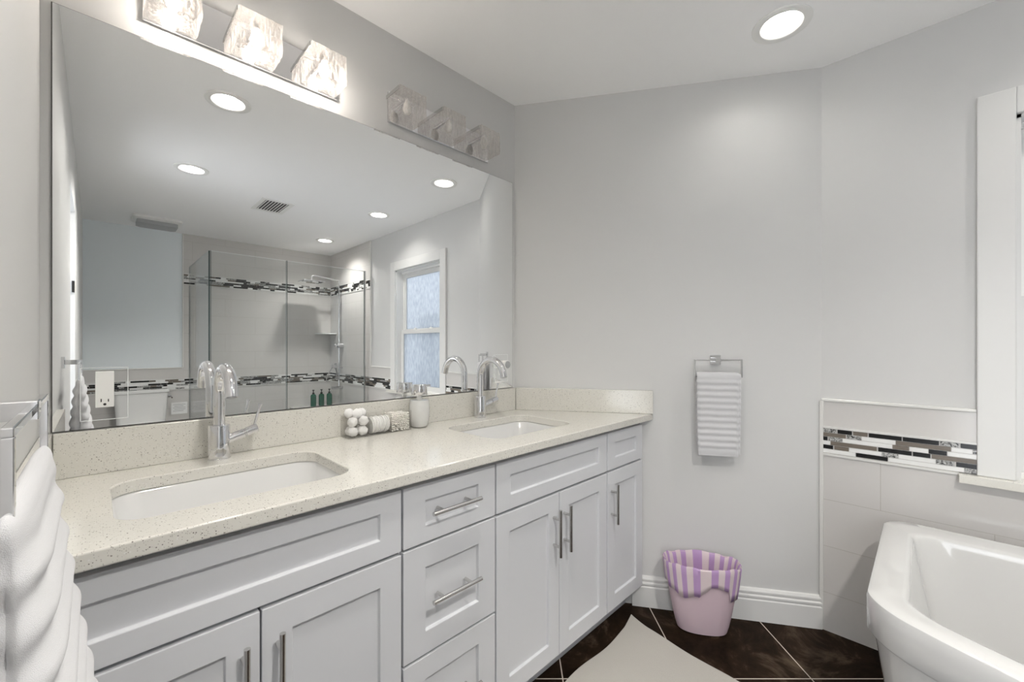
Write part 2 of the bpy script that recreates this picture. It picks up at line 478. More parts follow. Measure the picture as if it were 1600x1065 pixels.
bm = BM(); prism(bm, [(XL - T, YM), (A.x, A.y), (A.x + 0.07, YM + T), (XL - T, YM + T)], 0, H)
struct('wall_mirror_side', bm, 'wall')
bm = BM(); o2 = NRM * -T
prism(bm, [tuple(A), tuple(B), (B.x + T, B.y + 0.0), (A.x - NRM.x * T, A.y - NRM.y * T)], 0, H)
struct('wall_angled', bm, 'wall')
# left wall with a recessed opening
ny0, ny1, nz1 = -0.82, -0.14, 2.06
bm = BM()
box(bm, XL - T, ny1, 0, XL, YM, H); box(bm, XL - T, YF, 0, XL, ny0, H)
box(bm, XL - T, ny0, nz1, XL, ny1, H)
struct('wall_left', bm, 'wall')
# unseen shallow shell added beyond the doorway to hold the fill light
bm = BM(); prism(bm, [(-1.12, -1.45), (XL - T, -1.45), (XL - T, 0.50), (-1.12, 0.50)], -0.1, 0.0)
struct('floor_fill_shell', bm, 'floor')
bm = BM(); prism(bm, [(-1.12, -1.45), (XL - T, -1.45), (XL - T, 0.50), (-1.12, 0.50)], H, H + 0.1)
struct('ceiling_fill_shell', bm, 'ceiling')
bm = BM()
box(bm, -1.12, -1.45, 0, -1.00, 0.50, 0.08); box(bm, -1.12, -1.45, 2.12, -1.00, 0.50, H)
box(bm, -1.12, -1.45, 0.08, -1.00, -1.25, 2.12); box(bm, -1.12, 0.29, 0.08, -1.00, 0.50, 2.12)
box(bm, -1.00, -1.45, 0, XL - T, -1.35, H); box(bm, -1.00, 0.40, 0, XL - T, 0.50, H)
struct('wall_fill_shell', bm, 'wall')
# window wall
wy0, wy1, wz0, wz1 = -1.025, -0.215, 0.765, 2.02
bm = BM()
box(bm, XW, wy1, 0, XW + T, B.y, H); box(bm, XW, YF, 0, XW + T, wy0, H)
box(bm, XW, wy0, 0, XW + T, wy1, wz0 - 0.03); box(bm, XW, wy0, wz1, XW + T, wy1, H)
struct('wall_window_side', bm, 'wall')
bm = BM(); box(bm, XL - T, YF - T, 0, XW + T, YF, H)
struct('wall_far', bm, 'far_paint')

# baseboard on the angled wall: profile swept along it
def baseboard(name, p0, p1, n):
    prof = [(0, 0), (0.016, 0), (0.016, 0.092), (0.012, 0.096), (0.012, 0.100), (0.016, 0.104), (0.016, 0.112), (0.011, 0.116), (0.011, 0.120), (0.014, 0.124), (0.014, 0.131), (0.008, 0.140), (0, 0.142)]
    bm = BM(); rs = []
    for p in (p0, p1): rs.append([(p[0] + n[0] * a, p[1] + n[1] * a, z) for a, z in prof])
    rings(bm, rs); return struct(name, bm, 'trim')
sA = (YM - 0.94) / -DIR.y
baseboard('baseboard_angled', EW(0.572), EW(S_END - 0.004), NRM)
baseboard('baseboard_left', (XL, 0.90), (XL, ny1 + 0.002), (1, 0))
baseboard('baseboard_left_rear', (XL, ny0 - 0.002), (XL, YF), (1, 0))

# wall tile cladding
CL = 0.010
bm = BM()
yb = B.y
cA = (XW - CL); yc0 = B.y + CL * 0.3
box(bm, cA, -0.125, 0, XW, yb - 0.004, 0.870); box(bm, cA, -0.125, 0.870, XW, yb - 0.004, 0.990, 1)
box(bm, cA, -1.115, 0, XW, -0.125, 0.735)
box(bm, cA, -1.58, 0, XW, -1.115, 0.870); box(bm, cA, -1.58, 0.870, XW, -1.115, 0.990, 1)
box(bm, cA, YF, 0, XW, -1.58, H)
struct('trim_tile_window_side', bm, ['tile_y', 'tile_plain'])
bm = BM()
box(bm, XL, YF, 0, 0.66, YF + CL, 0.870); box(bm, XL, YF, 0.870, 0.66, YF + CL, 0.990, 1)
box(bm, 0.66, YF, 0, XW - CL, YF + CL, H)
struct('trim_tile_far', bm, ['tile_x', 'tile_plain'])
# pencil trims
bm = BM()
box(bm, cA - 0.006, -0.125, 0.988, XW, yb + 0.0, 1.0)
box(bm, cA - 0.005, yb - 0.008, 0, XW, yb + 0.006, 0.990)
box(bm, cA - 0.006, -1.58, 0.988, XW, -1.115, 1.0)
box(bm, cA - 0.005, -1.588, 0.990, XW, -1.578, H)
struct('trim_pencil_window_side', bm, 'pencil', bevel=0.003)
bm = BM()
box(bm, XL, YF, 0.988, 0.66, YF + CL + 0.006, 1.0)
box(bm, 0.652, YF, 1.0, 0.664, YF + CL + 0.005, H)
struct('trim_pencil_far', bm, ['pencil'], bevel=0.003)

# mosaic bands
def mosaic(name, place, length, z0, seed, given=None):
    """place(u, off, z) -> point on the wall; six rows of thin glass and stone sticks"""
    rnd = random.Random(seed); bm = BM(); ph = 0.0175; g = 0.0018
    def stick(u0, u1, z0, z1, mi, t=0.0025):
        v = [bm.verts.new(place(u, o, z)) for u in (u0, u1) for o in (0, t) for z in (z0, z1)]
        for q in ((0, 1, 3, 2), (4, 6, 7, 5), (0, 4, 5, 1), (2, 3, 7, 6), (0, 2, 6, 4), (1, 5, 7, 3)):
            bm.faces.new([v[i] for i in q]).material_index = mi
    for r in range(6):
        zt = z0 + (6 - r) * ph; zb = zt - ph + g
        if given:
            spans = []; last = 0.0
            for u0, u1, mi in given[r]:
                u1 = min(u1, length)
                if u0 - last > 0.012: spans.append((last, u0 - g, 0))
                spans.append((u0, u1 - g, mi)); last = u1
            if length - last > 0.012: spans.append((last, length, 0))
        else:
            spans = []; u = -rnd.random() * 0.06
            while u < length:
                w = rnd.choice((0.035, 0.05, 0.075, 0.10, 0.145))
                mi = rnd.choices((0, 1, 2, 3), (34, 36, 14, 16))[0]
                a, b = max(u, 0), min(u + w, length)
                if b - a > 0.006: spans.append((a, b - g, mi))
                u += w
        for a, b, mi in spans: stick(a, b, zb, zt, mi)
    stick(0, length, z0 - 0.010, z0 - 0.001, 4, 0.006); stick(0, length, z0 + 6 * ph + 0.002, z0 + 6 * ph + 0.010, 4, 0.006)
    return struct(name, bm, ['stk_white', 'stk_black', 'stk_brown', 'stk_marble', 'pencil'])

def cx2u(cx):      # reads a measured stick end on the direct view into metres from the corner
    px = 1240 + cx / 4.44; t = (px - 800) / 649
    y = (XW - CL) * (1 - t) / (1 + t)
    return B.y - 0.004 - y
G_ = [
 [(150, 293, 3), (297, 400, 1), (405, 508, 2), (513, 745, 1), (748, 1002, 1), (1007, 1140, 3), (1147, 1300, 1)],
 [(150, 358, 2), (362, 465, 3), (700, 1085, 2), (1232, 1300, 3)],
 [(150, 231, 1), (236, 333, 3), (678, 795, 2), (927, 1057, 1)],
 [(250, 572, 2), (578, 814, 1), (818, 943, 1), (948, 1300, 2)],
 [(150, 270, 1), (275, 378, 2), (605, 720, 3), (978, 1110, 3), (1117, 1300, 1)],
 [(425, 648, 1), (1175, 1300, 3)]]
GIV = [[(max(cx2u(a), 0), cx2u(b), m) for a, b, m in row] for row in G_]
ZB, ZU = 0.766, 1.898
win_pl = lambda y0: (lambda u, off, z: (XW - CL - off, y0 - u, z))
mosaic('trim_mosaic_by_tub', win_pl(B.y - 0.008), B.y - 0.008 + 0.128, ZB, 1, GIV)
mosaic('trim_mosaic_beyond_window', win_pl(-1.118), 2.74 - 1.118, ZB, 2)
mosaic('trim_mosaic_shower_side', win_pl(-1.590), 2.74 - 1.590, ZU, 3)
mosaic('trim_mosaic_far_low', lambda u, off, z: (XL + u, YF + CL + off, z), XW - CL - XL, ZB, 4)
mosaic('trim_mosaic_far_high', lambda u, off, z: (0.666 + u, YF + CL + off, z), XW - CL - 0.666, ZU, 5)

# shower bench and curb
bm = BM(); box(bm, 1.72, YF + CL, 0, XW - CL, -2.42, 0.46)
struct('trim_shower_bench', bm, 'tile_x', bevel=0.004)
bm = BM(); box(bm, 0.66, -1.67, 0, XW - CL, -1.57, 0.09); box(bm, 0.66, YF + CL, 0, 0.76, -1.67, 0.09)
struct('trim_shower_curb', bm, 'pencil', bevel=0.004)

# ------------------------------------------------------------------ window
win = empty('window_1', (XW, (wy0 + wy1) / 2, wz0)); win['kind'] = 'structure'
wc = (wy0 + wy1) / 2; hw = (wy1 - wy0) / 2
bm = BM()      # casing (local: x 0 at wall face, y along wall, z from wz0)
CW = 0.09; zt = wz1 - wz0
box(bm, -0.020, -hw - CW, 0.0, 0, -hw, zt + CW); box(bm, -0.020, hw, 0.0, 0, hw + CW, zt + CW)
box(bm, -0.020, -hw, zt, 0, hw, zt + CW)
obj('window_casing', bm, 'trim', win, bevel=0.003)
bm = BM(); box(bm, -0.045, -hw - CW - 0.045, -0.030, T - 0.02, hw + CW + 0.045, 0.0)
obj('window_sill', bm, 'quartz', win, bevel=0.002)
bm = BM()      # reveal lining
box(bm, 0, -hw, 0, T, -hw + 0.012, zt); box(bm, 0, hw - 0.012, 0, T, hw, zt); box(bm, 0, -hw, zt - 0.012, T, hw, zt)
obj('window_jamb', bm, 'trim', win)
def sash(name, x, z0, z1, st=0.045):
    bm = BM(); a = hw - 0.012
    box(bm, x, -a, z0, x + 0.022, -a + st, z1); box(bm, x, a - st, z0, x + 0.022, a, z1)
    box(bm, x, -a + st, z0, x + 0.022, a - st, z0 + st); box(bm, x, -a + st, z1 - st, x + 0.022, a - st, z1)
    s = obj(name, bm, 'trim', win, bevel=0.002)
    bm = BM(); box(bm, x + 0.009, -a + st, z0 + st, x + 0.013, a - st, z1 - st)
    obj('window_pane', bm, 'win_glass', s)
    return s
zm = 1.38 - wz0
ls = sash('lower_sash', 0.052, 0.02, zm + 0.02)
us = sash('upper_sash', 0.084, zm - 0.02, zt - 0.03)
bm = BM()
for yy in (-0.14, 0.14):
    box(bm, 0.060, yy - 0.02, zm + 0.02, 0.078, yy + 0.02, zm + 0.028); cyl(bm, (0.069, yy, zm + 0.028), (0.069, yy, zm + 0.036), 0.008)
obj('sash_lock', bm, 'white_plastic', ls)
bm = BM()      # main frame strips
box(bm, 0.078, -hw + 0.012, 0, 0.112, -hw + 0.03, zt - 0.012); box(bm, 0.078, hw - 0.03, 0, 0.112, hw - 0.012, zt - 0.012)
box(bm, 0.045, -hw + 0.012, 0, 0.112, hw - 0.012, 0.02); box(bm, 0.060, -hw + 0.012, zt - 0.03, 0.112, hw - 0.012, zt - 0.012)
obj('window_frame', bm, 'white_plastic', win)
bm = BM(); box(bm, 3.9, -3.2, -0.1, 4.0, 2.2, 1.72)  # unseen board fence added outside to darken the lower window panes
for k in range(27): box(bm, 3.88, -3.2 + k * 0.2, -0.1, 3.9, -3.2 + k * 0.2 + 0.185, 1.76)
struct('wall_added_fence', bm, 'added_fence')

# ------------------------------------------------------------------ downlights
names_dl = ['white recessed ceiling light above the left sink end, in the mirror nearest its top edge',
            'white recessed ceiling light behind the camera, leftmost in the mirror above the exhaust fan',
            'white recessed ceiling light over the bathtub end, seen directly near the angled wall',
            'white recessed ceiling light in front of the shower near the window',
            'small looking recessed ceiling light inside the shower enclosure']
dl0 = None
for i, (x, y) in enumerate(DL):
    if dl0 is None:
        t = empty('downlight', (x, y, H), 0, names_dl[i], 'ceiling light', 'recessed ceiling lights')
        bm = BM()
        prof = [(0.098, 0.0), (0.0975, -0.004), (0.093, -0.006), (0.072, -0.006), (0.068, -0.003), (0.066, 0.0), (0.050, 0.048), (0.058, 0.050), (0.077, 0.0)]
        rs = [[(r * math.cos(2 * math.pi * k / 56), r * math.sin(2 * math.pi * k / 56), z) for k in range(56)] for r, z in prof]
        rs.append(rs[0]); rings(bm, rs, False, False); bmesh.ops.remove_doubles(bm, verts=bm.verts, dist=1e-6)
        obj('trim_ring', bm, 'white_plastic', t, smooth=True)
        bm = BM(); lathe(bm, [(0.0495, 0.050), (0.0495, 0.046), (0.001, 0.043)], 40)
        obj('lens', bm, 'lens_0', t, smooth=True)
        dl0 = t
    else:
        c = dl0.copy(); COL.objects.link(c); c.location = (x, y, H); c['label'] = names_dl[i]
        for ch in dl0.children:
            d = ch.copy(); COL.objects.link(d); d.parent = c
            if ch.name == 'lens':
                d.material_slots[0].link = 'OBJECT'; d.material_slots[0].material = M['lens_%d' % i]

# air vent
v = empty('air_vent', (1.08, -1.08, H), 0, 'white slotted air vent in the ceiling before the shower', 'air vent')
bm = BM()
box(bm, -0.125, -0.185, -0.006, 0.125, -0.150, 0); box(bm, -0.125, 0.150, -0.006, 0.125, 0.185, 0)
box(bm, -0.125, -0.150, -0.006, -0.090, 0.150, 0); box(bm, 0.090, -0.150, -0.006, 0.125, 0.150, 0)
obj('vent_frame', bm, 'white_plastic', v, bevel=0.002)
bm = BM(); box(bm, -0.090, -0.150, -0.0012, 0.090, 0.150, -0.0002)
obj('vent_backing', bm, 'black', v)
for k in range(8):
    bm = BM(); x = -0.088 + k * 0.0225
    vv = [bm.verts.new(p) for p in ((x, -0.15, -0.007), (x + 0.013, -0.15, -0.0015), (x + 0.013, 0.15, -0.0015), (x, 0.15, -0.007))]
    f = bm.faces.new(vv); r_ = bmesh.ops.extrude_face_region(bm, geom=[f]); bmesh.ops.translate(bm, verts=[g for g in r_['geom'] if isinstance(g, bmesh.types.BMVert)], vec=(0.001, 0, -0.0012))
    obj('slat', bm, 'white_plastic', v)

# exhaust fan
e = empty('exhaust_fan', (0.413, -2.33, H), 0, 'white box shaped exhaust fan on the ceiling above the toilet', 'exhaust fan')
bm = BM(); rings(bm, [[(x, y, z) for x, y in rrect(0, 0, w, d, 0.03, 5)] for w, d, z in ((0.36, 0.30, 0.0), (0.36, 0.30, -0.018), (0.33, 0.25, -0.03))])
obj('fan_cover', bm, 'white_plastic', e, smooth=True)
bm = BM(); rings(bm, [[(x, y, z) for x, y in rrect(0, 0, w, d, 0.03, 5)] for w, d, z in ((0.30, 0.22, -0.03), (0.30, 0.22, -0.062), (0.27, 0.19, -0.068))])
obj('fan_grille', bm, 'grey_plastic', e, smooth=True)

# ------------------------------------------------------------------ vanity cabinets
FY = 0.94; DT = 0.020     # door face plane, door thickness
BACK = YM - 0.012; KICK = 0.105
def shaker(bm, x0, x1, z0, z1, st, rl, y=0.0, t=DT, rec=0.009):
    """framed front with a recessed flat panel, facing -y"""
    o = [(x0, z0), (x1, z0), (x1, z1), (x0, z1)]
    i = [(x0 + st, z0 + rl), (x1 - st, z0 + rl), (x1 - st, z1 - rl), (x0 + st, z1 - rl)]
    i2 = [(i[0][0] + 0.002, i[0][1] + 0.002), (i[1][0] - 0.002, i[1][1] + 0.002), (i[2][0] - 0.002, i[2][1] - 0.002), (i[3][0] + 0.002, i[3][1] - 0.002)]
    V = lambda l, yy: [bm.verts.new((a, yy, b)) for a, b in l]
    ob, of, fi, pi = V(o, y + t), V(o, y), V(i, y), V(i2, y + rec)
    bm.faces.new(ob)
    for k in range(4):
        j = (k + 1) % 4
        bm.faces.new((ob[k], ob[j], of[j], of[k])); bm.faces.new((of[k], of[j], fi[j], fi[k])); bm.faces.new((fi[k], fi[j], pi[j], pi[k]))
    bm.faces.new(pi)

def bar_handle(parent, x, z, vertical, length=0.165, y=0.0):
    bm = BM(); h = length / 2; off = 0.032; p = 0.048
    if vertical:
        cyl(bm, (x, y - off, z - h), (x, y - off, z + h), 0.0058, seg=20)
        for s in (-p, p): cyl(bm, (x, y, z + s), (x, y - off, z + s), 0.0048, seg=14)
    else:
        cyl(bm, (x - h, y - off, z), (x + h, y - off, z), 0.0058, seg=20)
        for s in (-p, p): cyl(bm, (x + s, y, z), (x + s, y - off, z), 0.0048, seg=14)
    return obj('handle', bm, 'nickel', parent, smooth=True)

def carcass(root, x0, x1, ox, oy, right_pts=None):
    bm = BM(); y0 = FY + DT + 0.001 - oy; y1 = BACK - oy; t = 0.016; zt = TOP - 0.030
    box(bm, x0 - ox, y0, KICK, x0 - ox + t, y1, zt); box(bm, x1 - ox - t, y0, KICK, x1 - ox, y1 if not right_pts else right_pts - oy, zt)
    box(bm, x0 - ox + t, y0, KICK, x1 - ox - t, (y1 if not right_pts else right_pts - oy), KICK + t)
    box(bm, x0 - ox + t, y0, zt - 0.02, x1 - ox - t, y0 + 0.02, zt)
    box(bm, x0 - ox + t, y0, 0.695, x1 - ox - t, y0 + 0.02, 0.715)
    if not right_pts: box(bm, x0 - ox + t, y1 - 0.008, KICK, x1 - ox - t, y1, 0.70)
    box(bm, x0 - ox, y0 + 0.06, 0.0, x1 - ox, y0 + 0.075, KICK)
    return obj('cabinet_body', bm, 'cabinet', root)

def cabinet(name, x0, x1, label, parts, right_pts=None):
    ox, oy = x0, FY
    root = empty(name, (ox, oy, 0), 0, label, 'cabinet', 'vanity cabinets')
    carcass(root, x0, x1, ox, oy, right_pts)
    for p in parts:
        bm = BM(); kind, a, b, z0, z1, st, rl = p[:7]
        shaker(bm, a - ox, b - ox, z0, z1, st, rl)
        d = obj(kind, bm, 'cabinet', root, bevel=0.0016)
        if len(p) > 7: bar_handle(d, p[7] - ox, p[8], p[9])
    return root
G1, G2 = 0.862, 0.706
cabinet('sink_cabinet', XL + 0.001, 0.5475, 'white two-door sink cabinet at the left end of the vanity, half behind the near towel',
        [('false_front', -0.085, 0.5445, G2, G1, 0.057, 0.046), ('door', -0.085, 0.2300, 0.112, 0.697, 0.057, 0.060, 0.2010, 0.571, True),
         ('door', 0.2335, 0.5445, 0.112, 0.697, 0.057, 0.060, 0.2620, 0.571, True)])
cabinet('drawer_cabinet', 0.5480, 0.8695, 'white vanity cabinet with three stacked drawers between the two sinks',
        [('drawer', 0.5505, 0.8665, G2, G1, 0.066, 0.045, 0.702, 0.788, False), ('drawer', 0.5505, 0.8665, 0.410, 0.699, 0.066, 0.060, 0.702, 0.557, False),
         ('drawer', 0.5505, 0.8665, 0.112, 0.403, 0.066, 0.060, 0.702, 0.258, False)])
cabinet('sink_cabinet', 0.8700, 1.4995, 'white two-door sink cabinet under the right sink',
        [('false_front', 0.8725, 1.4965, G2, G1, 0.062, 0.046), ('door', 0.8725, 1.1805, 0.112, 0.697, 0.057, 0.060, 1.149, 0.568, True),
         ('door', 1.1840, 1.4965, 0.112, 0.697, 0.057, 0.060, 1.209, 0.568, True)])
cabinet('corner_cabinet', 1.5000, 1.8020, 'narrow white cabinet with one door at the right end, beside the waste bin',
        [('false_front', 1.5025, 1.7990, G2, G1, 0.057, 0.046), ('door', 1.5025, 1.7990, 0.112, 0.697, 0.057, 0.060, 1.531, 0.568, True)],
        right_pts=0.985)
bm = BM(); prism(bm, [(1.8025, FY + 0.014), (1.815, FY + 0.014), (1.800 + 0.020, 0.962), (1.8025, 0.985)], KICK, TOP - 0.030)
tag(obj('filler_strip', bm, 'cabinet'), 'narrow white filler strip closing the vanity against the angled wall', 'filler strip')

# ------------------------------------------------------------------ countertop
CF = 0.915
S1 = (0.2425, 1.180, 0.440, 0.315); S2 = (1.178, 1.185, 0.440, 0.305)
def wall_x(y, inset=0.001): return A.x + DIR.x * (YM - y) / -DIR.y - inset / abs(NRM.x)
top = empty('countertop', (XL + 0.001, CF, TOP - 0.030), 0, 'long cream speckled quartz vanity countertop with two undermount sinks', 'countertop')
ox, oy, oz = top.location
bm = BM()
outer = [(XL + 0.001, CF), (wall_x(CF), CF), (wall_x(YM - 0.001), YM - 0.001), (XL + 0.001, YM - 0.001)]
holes = [rrect(*S1, 0.055, 8), rrect(*S2, 0.055, 8)]
slab_holes(bm, outer, holes, TOP - 0.030, TOP)
bmesh.ops.translate(bm, verts=bm.verts, vec=(-ox, -oy, -oz))
obj('counter_slab', bm, 'quartz', top, bevel=0.0035, segs=3)
SP = 1.017 - oz; st_ = 0.020; z0 = TOP - oz + 0.0003
bm = BM()
box(bm, XL + 0.022 - ox, YM - st_ - oy, z0, 1.494 - 0.013 - ox, YM - 0.0008 - oy, SP)
obj('back_splash', bm, 'quartz', top, bevel=0.0015)
bm = BM(); box(bm, 0, CF + 0.004 - oy, z0, st_, YM - 0.0008 - oy, SP)
obj('side_splash', bm, 'quartz', top, bevel=0.0015)
bm = BM()
e0 = (YM - CF) / -DIR.y - 0.002
pp = [EW(0.0, 0.001), EW(e0, 0.001), EW(e0, st_), EW(0.012, st_)]
prism(bm, [(p[0] - ox, p[1] - oy) for p in pp], z0, SP)
obj('side_splash', bm, 'quartz', top, bevel=0.0015)

# sinks
def sink(S_, label):
    cx, cy, w, d = S_; zt = TOP - 0.0305
    t = empty('sink', (cx, cy, zt), 0, label, 'sink', 'undermount sinks')
    bm = BM()
    lv = [(w + 0.05, d + 0.05, 0.0, 0.07), (w + 0.008, d + 0.008, 0.0, 0.058), (w + 0.002, d + 0.002, -0.004, 0.056), (w - 0.012, d - 0.012, -0.070, 0.06),
          (w - 0.035, d - 0.035, -0.105, 0.065), (w - 0.085, d - 0.085, -0.124, 0.06), (w - 0.20, d - 0.18, -0.131, 0.045), (0.06, 0.06, -0.136, 0.0295)]
    ins = [[(x, y, z) for x, y in rrect(0, 0, a, b, r, 8)] for a, b, z, r in lv]
    out = [[(x, y, z - 0.012) for x, y in rrect(0, 0, a + 0.02, b + 0.02, r + 0.008, 8)] for a, b, z, r in lv[::-1][:-1]]
    rim = [[(x, y, -0.012) for x, y in rrect(0, 0, w + 0.05, d + 0.05, 0.07, 8)]]
    rings(bm, rim + ins, False, True)
    rings(bm, out + rim, True, False)
    bmesh.ops.remove_doubles(bm, verts=bm.verts, dist=1e-5)
    obj('basin', bm, 'porcelain', t, smooth=True)
    bm = BM(); lathe(bm, [(0.022, -0.1355), (0.022, -0.1335), (0.017, -0.133), (0.015, -0.1345), (0.013, -0.131), (0.001, -0.130)], 28)
    obj('drain', bm, 'chrome', t, smooth=True)
sink(S1, 'white rectangular undermount sink at the left, nearest the camera')
sink(S2, 'white rectangular undermount sink at the right, near the angled wall')

# faucets
def faucet(x, y):
    t = empty('faucet', (x, y, TOP), 0)
    bm = BM(); lathe(bm, [(0.0275, 0), (0.0275, 0.003), (0.0262, 0.004), (0.0262, 0.093), (0.0250, 0.096), (0.001, 0.096)], 48)
    obj('faucet_body', bm, 'chrome', t, smooth=True)
    bm = BM(); r = 0.0755; zc = 0.183; pts = [(0, 0, 0.095), (0, 0, 0.14)]
    for k in range(0, 33):
        a = R(162 * k / 32); pts.append((0, -r * (1 - math.cos(a)), zc + r * math.sin(a)))
    a = R(162); d = Vector((0, -math.sin(a), math.cos(a)))
    q = Vector(pts[-1]); pts.append(tuple(q + d * 0.022))
    tube(bm, pts, 0.0145, 24)
    sp = obj('spout', bm, 'chrome', t, smooth=True)
    bm = BM(); e_ = Vector(pts[-1]); cyl(bm, e_ - d * 0.0005, e_ + d * 0.0012, 0.0105, seg=20)
    obj('aerator', bm, 'grey_plastic', sp, smooth=True)
    bm = BM(); d = Vector((0.94, -0.10, 0.32)).normalized()
    a0 = Vector((0.015, 0, 0.050)); cyl(bm, a0, a0 + d * 0.048, 0.0130, seg=28)
    cyl(bm, a0 + d * 0.0485, a0 + d * 0.052, 0.0120, seg=28)
    cyl(bm, a0 + d * 0.0525, a0 + d * 0.083, 0.0130, seg=28)
    h = obj('handle_hub', bm, 'chrome', t, smooth=True, bevel=0.001)
    bm = BM(); b0 = a0 + d * 0.072; up = Vector((0.22, -0.05, 0.95)).normalized()
    cyl(bm, b0, b0 + up * 0.072, 0.0042, 0.0036, seg=16)
    cyl(bm, b0 + up * 0.070, b0 + up * 0.076, 0.0055, seg=16)
    obj('lever', bm, 'chrome', h, smooth=True)
    return t
tag(faucet(0.2445, 1.413), 'chrome gooseneck faucet behind the left sink, nearest the camera', 'faucet', 'vanity faucets')
tag(faucet(1.212, 1.413), 'chrome gooseneck faucet behind the right sink', 'faucet', 'vanity faucets')

# ------------------------------------------------------------------ mirror
MX0, MX1, MZ0, MZ1 = -0.0766, 1.4735, 1.0195, 2.043
mr = empty('wall_mirror', (MX0, YM - 0.006, MZ0), 0, 'large frameless rectangular wall mirror above the vanity splash', 'mirror')
w, h = MX1 - MX0, MZ1 - MZ0
bm = BM(); box(bm, 0.0022, -0.0008, 0.0012, w - 0.0012, 0.0036, h - 0.0012)
obj('mirror_glass', bm, 'mirror', mr)
bm = BM(); box(bm, 0, 0, 0, w, 0.0045, h)
obj('mirror_backing', bm, 'dark', mr)
MF = YM - 0.0070

# mirrored outlet plates
def outlet(x, zc, label, hi=0.034):
    t = empty('outlet_plate', (x, MF, zc), 0, label, 'outlet', 'mirrored outlet plates')
    bm = BM(); w, h = 0.0435, 0.066
    rings(bm, [[(a, b, c) for a, c in ((-ww, -hh), (ww, -hh), (ww, hh), (-ww, hh))] for ww, hh, b in ((w, h, 0.0), (w, h, -0.0025), (w - 0.0015, h - 0.0015, -0.0035))])
    p = obj('mirror_plate', bm, 'mirror', t)
    bm = BM()
    for a0, c0, a1, c1 in ((-w, -h, w, -h + 0.0012), (-w, h - 0.0012, w, h), (-w, -h, -w + 0.0012, h), (w - 0.0012, -h, w, h)):
        box(bm, a0, -0.0039, c0, a1, -0.0031, c1)
    obj('polished_edge', bm, 'glass_edge_light', p)
    bm = BM(); box(bm, -0.0170, -0.0085, -0.034, 0.0170, -0.0030, hi)
    r = obj('receptacle', bm, 'white_plastic', t, bevel=0.001)
    for s in ((-0.0185, 0.0185) if hi < 0.05 else (-0.0185,)):
        bm = BM(); box(bm, -0.0075, -0.0092, s - 0.002, -0.0055, -0.0084, s + 0.006); box(bm, 0.0055, -0.0092, s - 0.002, 0.0075, -0.0084, s + 0.005)
        cyl(bm, (0, -0.0092, s - 0.008), (0, -0.0084, s - 0.008), 0.0030, seg=14)
        obj('socket_slot', bm, 'black', r)
    return t
outlet(0.0145, 1.106, 'mirrored outlet plate with a white receptacle at the left end of the mirror', 0.056)
outlet(1.392, 1.119, 'mirrored outlet plate near the right end of the mirror behind a round plug-in')
bm = BM()
f = empty('plug_in_freshener', (1.392, MF - 0.0095, 1.137), 0, 'round white plug-in air freshener in the right outlet plate', 'air freshener')
bm = BM(); cyl(bm, (0, 0, 0), (0, -0.038, 0), 0.019, 0.021, 32)
obj('casing', bm, 'white_plastic', f, smooth=True, bevel=0.002)
bm = BM(); cyl(bm, (0, -0.0382, 0), (0, -0.0402, 0), 0.0175, 0.017, 32)
obj('front_cap', bm, 'grey_plastic', f, smooth=True)

